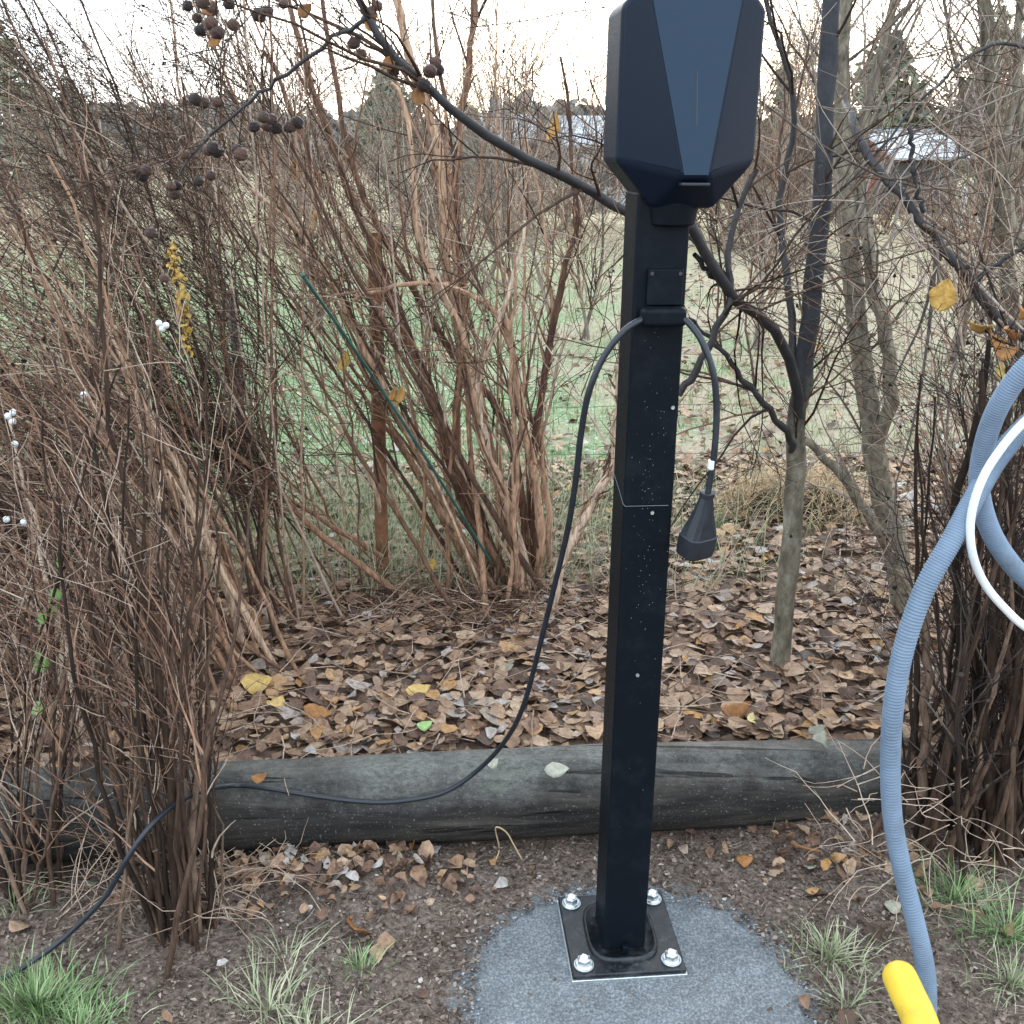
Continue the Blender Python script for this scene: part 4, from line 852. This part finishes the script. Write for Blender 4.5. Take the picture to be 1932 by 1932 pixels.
TB = [([(1715, 1175, 3.05), (1700, 1090, 3.05), (1675, 980, 3.05), (1655, 880, 3.05), (1640, 790, 3.05), (1625, 650, 3.05), (1605, 520, 3.05), (1600, 400, 3.05), (1590, 250, 3.1), (1588, 100, 3.1), (1600, -50, 3.1)], 3, 3, .043, .018),
      ([(1650, 840, 3.05), (1680, 760, 3.0), (1672, 640, 3.0), (1650, 560, 3.0), (1635, 440, 3.0), (1620, 300, 3.1), (1650, 150, 3.1), (1690, 0, 3.1)], 3, 3, .024, .012),
      ([(1690, 1050, 3.05), (1655, 1000, 3.0), (1610, 930, 3.0), (1560, 870, 3.0), (1520, 830, 3.0)], 3, 3, .018, .012),
      ([(1590, 180, 3.05), (1612, 240, 2.7), (1640, 300, 2.6), (1700, 370, 2.5), (1760, 440, 2.45), (1830, 525, 2.4), (1875, 590, 2.4), (1930, 640, 2.4)], 3, 3, .010, .012),
      ([(1835, 530, 2.4), (1880, 500, 2.4), (1935, 468, 2.4), (2020, 430, 2.4)], 3, 3, .006, .004),
      ([(1960, 95, 2.6), (1880, 82, 2.6), (1820, 115, 2.6), (1740, 190, 2.6), (1650, 290, 2.6), (1560, 385, 2.6), (1450, 440, 2.7)], 3, 3, .005, .002),
      ([(1745, 400, 2.45), (1725, 330, 2.45), (1715, 240, 2.45)], 3, 3, .006, .005)]
tree('olive_tree', 'young grey-olive tree forking low at the right, with a dark diagonal bough', G(1715, 1180, .08), TB, ('bark_grey', 'bark_dark', 'twig_grey'), (110, 420, 800), lens=((.2, .9), (.1, .4), (.04, .16)), rmax=.005)
TC = [([(1975, 900, 3.3), (1930, 700, 3.3), (1895, 480, 3.3), (1880, 300, 3.3), (1868, 120, 3.3), (1850, -60, 3.3)], 3, 3, .03, .018), ([(1930, 700, 3.3), (1950, 400, 3.3), (1920, 150, 3.3), (1930, -60, 3.3)], 3, 3, .018, .01), ([(1985, 900, 3.2), (1985, 600, 3.2), (1910, 420, 3.2), (1905, 250, 3.2), (1960, -60, 3.2)], 3, 3, .02, .008),
      ([(1885, 400, 3.3), (1830, 230, 3.3), (1800, 100, 3.3), (1770, -50, 3.3)], 3, 3, .008, .004)]
tree('bare_tree', 'olive-barked tree with parallel stems at the upper right edge', G(1975, 1100, .08), TC, ('bark_grey', 'bark_grey', 'twig_grey'), (80, 360, 700), rmax=.003)

# ---------------------------------------------------------------- fence wire, stakes
fy = 3.62
fn = thing('wire_fence', 'thin wire fence on two stakes behind the shrubs', 'fence', (P(705, 900, fy).x, fy, .08))
def stake(u0, v0, u1, v1, Y, r, mat, name, parent, label=None):
    a, b_ = P(u0, v0, Y), P(u1, v1, Y); q = QB(); c_ = catmull([a, (a + b_) / 2, b_], 14); q.tubes(c_[None], (r * (1 + rng.normal(0, .03, 14)))[None], 10); return q.build(name, mat, parent)
stake(706, 440, 722, 1090, fy - .35, .023, M['wood_stake'], 'stake', fn)
stake(440, 545, 458, 860, 4.6, .022, M['wood_grey'], 'stake', fn)
q = QB()
for z in (.25, .45, .62, .8): 
    xx = np.linspace(-3, 3, 30); q.tubes(np.stack([xx, np.full(30, fy) + .02 * np.sin(xx * 3), z + .012 * np.sin(xx * 2 + z * 9)], 1)[None], np.full((1, 30), .0009), 4)
xv = np.arange(-3, 3, .15); q.tubes(np.stack([np.stack([np.full(4, x_), np.full(4, fy), np.linspace(.1, .82, 4)], 1) for x_ in xv]), np.full((len(xv), 4), .0006), 4)
o = q.build('wire_mesh', M['wire'], fn)
q = QB(); c_ = catmull([P(571, 520, 2.55), P(690, 690, 2.7), P(820, 890, 2.85), P(925, 1058, 3.0)], 20); q.tubes(c_[None], np.full((1, 20), .0046), 8)
gs = thing('garden_cane', 'thin dark green cane leaning diagonally among the shrub stems', 'cane', P(925, 1058, 3.0)); q.build('cane', M['stake_green'], gs)
bm = bmesh.new(); bmesh.ops.create_icosphere(bm, subdivisions=2, radius=.0062, matrix=Matrix.Translation(P(571, 520, 2.55))); bm_obj('cane_tip', bm, M['stake_green'], gs, world=True, smooth=True)

# hanging yellow leaf, green leafy sprigs, yellow catkin-like sprig, white berries
yl = leaf_thing('hanging_leaf', P(1781, 557, 2.0), .064, M['leaf_yellow'], 'large round yellow leaf hanging in front of the diagonal bough', yaw=0, roll=R(80), pitch=R(-82), width=.42, curl=.15)
sg = thing('green_sprig', 'stem with a few bright green leaves at the left edge behind the log', 'sprig', P(70, 1400, 1.85))
hose('stem', [P(60, 1400, 1.85), P(72, 1330, 1.85), P(80, 1250, 1.86), P(95, 1150, 1.87), P(100, 1060, 1.88)], .0015, M['twig_dark'], None, None, 14, 5, parent=sg)
for (u, v, s_) in ((75, 1248, .048), (70, 1335, .034), (98, 1140, .04), (82, 1165, .03), (105, 1120, .03), (60, 1300, .02), (110, 1060, .02)):
    o = leaf_thing('leaf', (0, 0, 0), s_, M['leaf_green'], None, width=.42, curl=.5); o.parent = sg; o.matrix_parent_inverse = Matrix.Translation(sg.location).inverted(); o.location = P(u, v, 1.84); o.rotation_euler = (R(70), rng.uniform(-1.5, -.8), rng.uniform(-.4, .4))
sg = thing('yellow_sprig', 'narrow sprig of tiny yellow leaves hanging in the left thicket', 'sprig', P(345, 640, 2.6))
c_ = catmull([P(322, 470, 2.6), P(335, 540, 2.6), P(348, 600, 2.6), P(352, 660, 2.6)], 16); q = QB(); q.tubes(c_[None], np.full((1, 16), .001), 4); q.build('stem', M['twig_brown'], sg)
q = QB(); k = rng.integers(0, 16, 110); leaves(q, c_[k] + rng.normal(0, .009, (110, 3)), rng.uniform(.01, .022, 110), tilt=1); q.build('foliage', M['leaf_yellow'], sg)
wb = thing('berry_sprig', 'small twig with white berries in the left thicket', 'berries', P(305, 610, 2.2))
hose('twig', [P(250, 640, 2.2), P(285, 620, 2.2), P(318, 600, 2.2)], .0012, M['twig_dark'], None, None, 8, 5, parent=wb)
for (u, v) in ((300, 610), (313, 614), (306, 620)):
    bm = bmesh.new(); bmesh.ops.create_icosphere(bm, subdivisions=2, radius=.0075, matrix=Matrix.Translation(P(u, v, 2.2))); bm_obj('berry', bm, M['white_pipe'], wb, world=True, smooth=True)
wb = thing('berry_sprig', 'white berries on a twig at the left edge of the thicket', 'berries', P(20, 780, 2.2))
hose('twig', [P(-30, 760, 2.2), P(5, 770, 2.2), P(28, 860, 2.2)], .0012, M['twig_dark'], None, None, 8, 5, parent=wb)
for (u, v) in ((15, 785), (25, 778), (24, 795), (28, 838), (12, 980), (45, 985), (158, 745)):
    bm = bmesh.new(); bmesh.ops.create_icosphere(bm, subdivisions=2, radius=.008, matrix=Matrix.Translation(P(u, v, 2.2))); bm_obj('berry', bm, M['white_pipe'], wb, world=True, smooth=True)
sp_ = thing('seedling', 'tiny seedling with green and white leaves beside the log right end', 'seedling', G(1545, 1510, .03))
hose('stem', [G(1552, 1512, .03), P(1550, 1500, 2.0), P(1546, 1494, 1.99)], .0008, M['leaf_green'], None, None, 5, 5, parent=sp_)
for (u, v, s_, m2) in ((1540, 1492, .02, 'leaf_pale'), (1545, 1501, .022, 'leaf_green'), (1554, 1494, .018, 'leaf_green')):
    o = leaf_thing('leaf', (0, 0, 0), s_, M[m2], None, width=.45); o.parent = sp_; o.matrix_parent_inverse = Matrix.Translation(sp_.location).inverted(); o.location = P(u, v, 1.985); o.rotation_euler = (rng.uniform(.6, 1.2), -.5, rng.uniform(0, 3))

# ---------------------------------------------------------------- mid and far background
def far_tree(label, u, vtop, Y, wdt, mats, name='bare_tree', counts=(120, 700, 1600), trunk=.05, tw=.006, zb=None, nst=5, group='bare trees beyond the lawn', seed_leaf=0):
    zb = float(gz(0, Y)) if zb is None else zb
    bx = P(u, 300, Y).x; H = P(u, vtop, Y).z - zb
    t_ = thing(name, label, 'tree' if 'tree' in name else 'bush', (bx, Y, zb), 0, group)
    K = 14; pa = np.zeros((nst, K, 3)); 
    for i in range(nst):
        s_ = np.array([bx + rng.normal(0, .06 * wdt), Y + rng.normal(0, .06 * wdt), zb - .05]); e = np.array([bx + rng.normal(0, .3 * wdt), Y + rng.normal(0, .3 * wdt), zb + H * rng.uniform(.7, 1)])
        pa[i] = catmull([s_, s_ * .6 + e * .4 + rng.normal(0, .06 * wdt, 3), e], K)
    ra = mulr(nst, trunk * rng.uniform(.5, 1, nst), tw, K)
    q = QB(); q.tubes(pa, ra, 7); q.build('trunk', M[mats[0]], t_)
    q = QB(); b1, c1 = grow(pa, ra, counts[0], .15 * H, .45 * H, (.3, .9), 7, .1, (0, 0, .2), rmax=tw * 2.5, rmin=tw * .6, tmin=.1)
    b2, c2 = grow(b1, c1, counts[1], .08 * H, .25 * H, (.3, 1), 5, .1, (0, 0, .15), rmax=tw * 1.2, rmin=tw * .5)
    b3, c3 = grow(b2, c2, counts[2], .04 * H, .14 * H, (.3, 1.1), 4, .1, rmax=tw * .8, rmin=tw * .4)
    q.tubes(b1, c1, 4); q.tubes(b2, c2, 3); q.tubes(b3, c3, 3); q.build('crown', M[mats[1]], t_)
    if seed_leaf:
        pos, _, _ = sample(b3, c3, seed_leaf, 0); q = QB(); leaves(q, pos, rng.uniform(.6, 1.2, seed_leaf) * tw * 9, tilt=1.2, width=.45); q.build('foliage', M[seed_leaf and 'foliage_far'], t_)
    return t_
BG = [(380, -100, 7.5, 1.6, .03, .0028), (560, 60, 9, 1.8, .03, .003), (1120, -60, 8.5, 1.6, .022, .0028), (960, 40, 12, 2.4, .04, .004), (1450, -80, 8, 1.2, .03, .0028), (1860, -40, 7.5, .9, .025, .0028),
      (200, 120, 14, 4, .05, .005), (780, 150, 20, 5, .08, .006), (1100, 180, 22, 4, .06, .006), (1545, 60, 16, 1.6, .05, .0045), (1900, 30, 14, 1.6, .05, .0045), (1360, 60, 18, 3, .05, .005)]
wl = ['slender bare tree just beyond the fence behind the left thicket', 'bare tree behind the long thick left boughs', 'thin bare sapling left of the post against the sky', 'open bare tree on the lawn left of the post', 'bare sapling showing just right of the post head', 'bare tree on the lawn behind the diagonal bough',
      'wide bare tree beyond the lawn at the upper left', 'broad bare tree beyond the lawn behind the peeling shrub', 'bare tree beyond the lawn before the pale building', 'bare tree beyond the lawn behind the dark trunk', 'bare tree beyond the lawn at the right edge', 'bare tree beyond the lawn hidden partly by the post head']
for (u, vt, Y, wd_, tr, tw), lb in zip(BG, wl): far_tree(lb, u, vt, Y, wd_, ('twig_grey', 'twig_grey' if Y > 10 else 'twig_brown'), trunk=tr, tw=tw, counts=(70, 450, 1100) if Y < 10 else (150, 900, 2200), nst=3 if Y < 10 else 5)
for i, (u, vt, Y, wd_) in enumerate([(60, 250, 17, 4), (330, 270, 20, 4), (560, 265, 19, 4), (820, 280, 22, 4), (1000, 300, 19, 3), (1260, 290, 21, 3), (1440, 300, 17, 2.6), (1680, 345, 20, 3), (1830, 370, 18, 3)]):
    far_tree(['grey bush', 'taller grey bush', 'brown bush', 'low brown bush', 'small grey bush', 'dense bush', 'reddish bush', 'thin bush', 'spreading bush'][i] + ' beyond the lawn ' + ['at the left edge', 'above the left thicket', 'behind the tall stems', 'behind the peeling shrub', 'left of the post', 'behind the post head', 'right of the post head', 'below the right house', 'beside the white posts'][i],
             u, vt, Y, wd_, ('twig_brown', 'twig_brown' if i % 2 else 'twig_grey'), name='bare_bush', counts=(160, 900, 2600), trunk=.02, tw=.006, nst=14, group='bushes beyond the lawn')
def conifer(label, u, vtop, Y, wdt, vb=None, mat='needles', n=5200, size=.2, group='evergreens beyond the lawn'):
    zb = float(gz(0, Y)); bx = P(u, 300, Y).x; H = P(u, vtop, Y).z - zb
    t_ = thing('evergreen_tree', label, 'tree', (bx, Y, zb), 0, group)
    q = QB(); q.tubes(catmull([(bx, Y, zb), (bx + .05, Y, zb + H * .5), (bx, Y, zb + H)], 10)[None], taper(10, .02 * H, .02)[None], 8); q.build('trunk', M['twig_grey'], t_)
    nb = 110; z = rng.random(nb) ** .8; a = rng.uniform(0, 2 * PI, nb)
    L = wdt * (1.05 - z) * rng.uniform(.5, 1.1, nb); ps = np.stack([np.full(nb, bx), np.full(nb, Y), zb + H * (.12 + .88 * z)], 1)
    br = walk(ps, np.stack([np.cos(a), np.sin(a), rng.uniform(-.1, .35, nb)], 1), L, 6, .08, (0, 0, -.02)); rr = mulr(nb, .03, .008, 6)
    q = QB(); q.tubes(br, rr, 4)
    q.build('limbs', M['twig_grey'], t_)
    pos, tn, _ = sample(br, rr, n, .15); pos += rng.normal(0, .05 * wdt, pos.shape); q = QB(); leaves(q, pos, rng.uniform(.5, 1.2, n) * size, tilt=.8, width=.25, curl=.5); q.build('crown', M[mat], t_)
conifer('dark evergreen rising behind the peeling shrub', 735, 130, 75, 4.0, size=.6)
conifer('bushy evergreen between the dark trunk and the right house', 1655, 62, 62, 4.6, size=.6, n=6500)
conifer('narrow evergreen just right of the post head', 1470, 120, 66, 2.6, size=.5, n=3000)
conifer('wide grey-green evergreen in the upper left corner', 20, 45, 30, 3.0, mat='foliage_far', n=3600, size=.28)
conifer('smaller grey-green evergreen right of the corner one', 150, 160, 36, 2.4, mat='foliage_far', n=2400, size=.3)
conifer('evergreen filling the upper right corner', 1850, 20, 64, 4.6, mat='foliage_far', n=4500, size=.5)
conifer('small evergreen left of the pale building', 890, 205, 75, 2.4, size=.5, n=2500)
# far woods band
n = 26000; x = rng.uniform(-170, 170, n); top = 6.2 + 1.2 * np.sin(x * .11) + .8 * np.sin(x * .31 + 1) + .5 * np.sin(x * .9); z = -1.5 + rng.random(n) * (top + 1.5) * rng.uniform(.9, 1.05, n)
q = QB(); leaves(q, np.stack([x, 150 + rng.uniform(-8, 8, n), z], 1), rng.uniform(.8, 2.2, n), tilt=1.2, width=.45); tag(q.build('woods', M['woods']), 'low dark line of far woods along the horizon', 'woods', kind='stuff')

# ---------------------------------------------------------------- houses
def gable_house(name, label, x0, x1, y0, y1, zb, ze, zr, mat_wall, over=.4, parts=()):
    t_ = thing(name, label, 'house', ((x0 + x1) / 2, y0, zb))
    bm = boxbm(x0, x1, y0, y1, zb, ze); ym = (y0 + y1) / 2
    for x in (x0, x1):
        xx = x + (.01 if x == x0 else -.01)
        a, b_, c_ = bm.verts.new((xx, y0, ze)), bm.verts.new((xx, y1, ze)), bm.verts.new((xx, ym, zr)); bm.faces.new((a, b_, c_))
    me = bpy.data.meshes.new('wall'); bm.to_mesh(me); bm.free(); link('wall', me, M[mat_wall], t_)
    bm = bmesh.new()
    for sgn, ya in ((-1, y0 - over), (1, y1 + over)):
        sl_ = (zr - ze) / (y1 - y0) * 2; zl = ze - sl_ * over + .1
        v = [bm.verts.new(p) for p in ((x0 - over, ya, zl), (x1 + over, ya, zl), (x1 + over, ym, zr + .1), (x0 - over, ym, zr + .1))]
        bm.faces.new(v)
    o = bm_obj('roof', bm, M['roof'], t_, world=True); sm = o.modifiers.new('t', 'SOLIDIFY'); sm.thickness = .14
    return t_
# right house: main roof, porch roof in front
Yh = 46; a = P(1690, 258, Yh); b_ = P(1795, 300, Yh); zb = float(gz(0, Yh))
h1 = gable_house('house', 'low dark house with pale double roof and red gable at the right, beyond the lawn', a.x, b_.x, Yh + .1, Yh + 6, zb, P(0, 279, Yh).z, P(0, 254, Yh + 3).z, 'wall_red')
bm = bmesh.new(); pz = P(0, 302, Yh - 2).z; v = [bm.verts.new(p) for p in ((a.x - .8, Yh - 2.2, pz), (b_.x + .1, Yh - 2.2, pz), (b_.x - .4, Yh, pz + .55), (a.x - .8, Yh, pz + .55))]; bm.faces.new(v)
o = bm_obj('porch_roof', bm, M['roof'], h1, world=True); o.modifiers.new('t', 'SOLIDIFY').thickness = .08
link('porch_wall', (lambda bm: (lambda me: (bm.to_mesh(me), me)[1])(bpy.data.meshes.new('porch_wall')))(boxbm(a.x - .5, b_.x - .3, Yh - 1.6, Yh - .1, zb, pz - .12)), M['wall_dark'], h1)
for k in range(2):
    x = a.x + .1 + k * 1.1; bm = boxbm(x, x + .7, Yh - 1.66, Yh - 1.605, zb + .7, zb + 1.5); bm_obj('window', bm, M['glass'], h1, world=True)
Yh = 52; a = P(1070, 225, Yh); b_ = P(1215, 285, Yh); zb = float(gz(0, Yh))
h2 = gable_house('house', 'pale house with light grey roof seen left of the post head', a.x, b_.x, Yh, Yh + 7, zb, P(0, 272, Yh).z, P(0, 222, Yh + 3.5).z, 'wall_pale')
for k in range(3): bm_obj('window', boxbm(a.x + .5 + k * 1.2, a.x + 1.2 + k * 1.2, Yh - .05, Yh - .005, zb + 1, zb + 1.9), M['glass'], h2, world=True)
Yh = 60; a = P(918, 225, Yh); b_ = P(1000, 285, Yh); zb = float(gz(0, Yh))
h3 = gable_house('house', 'small grey house with a chimney behind the diagonal bough', a.x, b_.x, Yh, Yh + 6, zb, P(0, 262, Yh).z, P(0, 218, Yh + 3).z, 'wall_pale')
c_ = P(936, 186, Yh + 3); bm_obj('chimney', boxbm(c_.x - .35, c_.x + .35, Yh + 2.2, Yh + 2.9, c_.z - 1.6, c_.z), M['roof'], h3, world=True)
# white birch posts right
for u, lb in ((1813, 'white post beyond the lawn, left one of the pair below the right house'), (1850, 'white post beyond the lawn, right one of the pair below the right house')):
    p0 = P(u, 412, 22); p1 = P(u, 350, 22); q = QB(); c_ = catmull([(p0.x, 22, -.1), (p0.x, 22, p1.z * .5), (p0.x, 22, p1.z)], 6); q.tubes(c_[None], np.array([[.07, .07, .07, .07, .068, .01]]), 10); tag(q.build('white_post', M['white_pipe']), lb, 'post', 'white posts beyond the lawn')
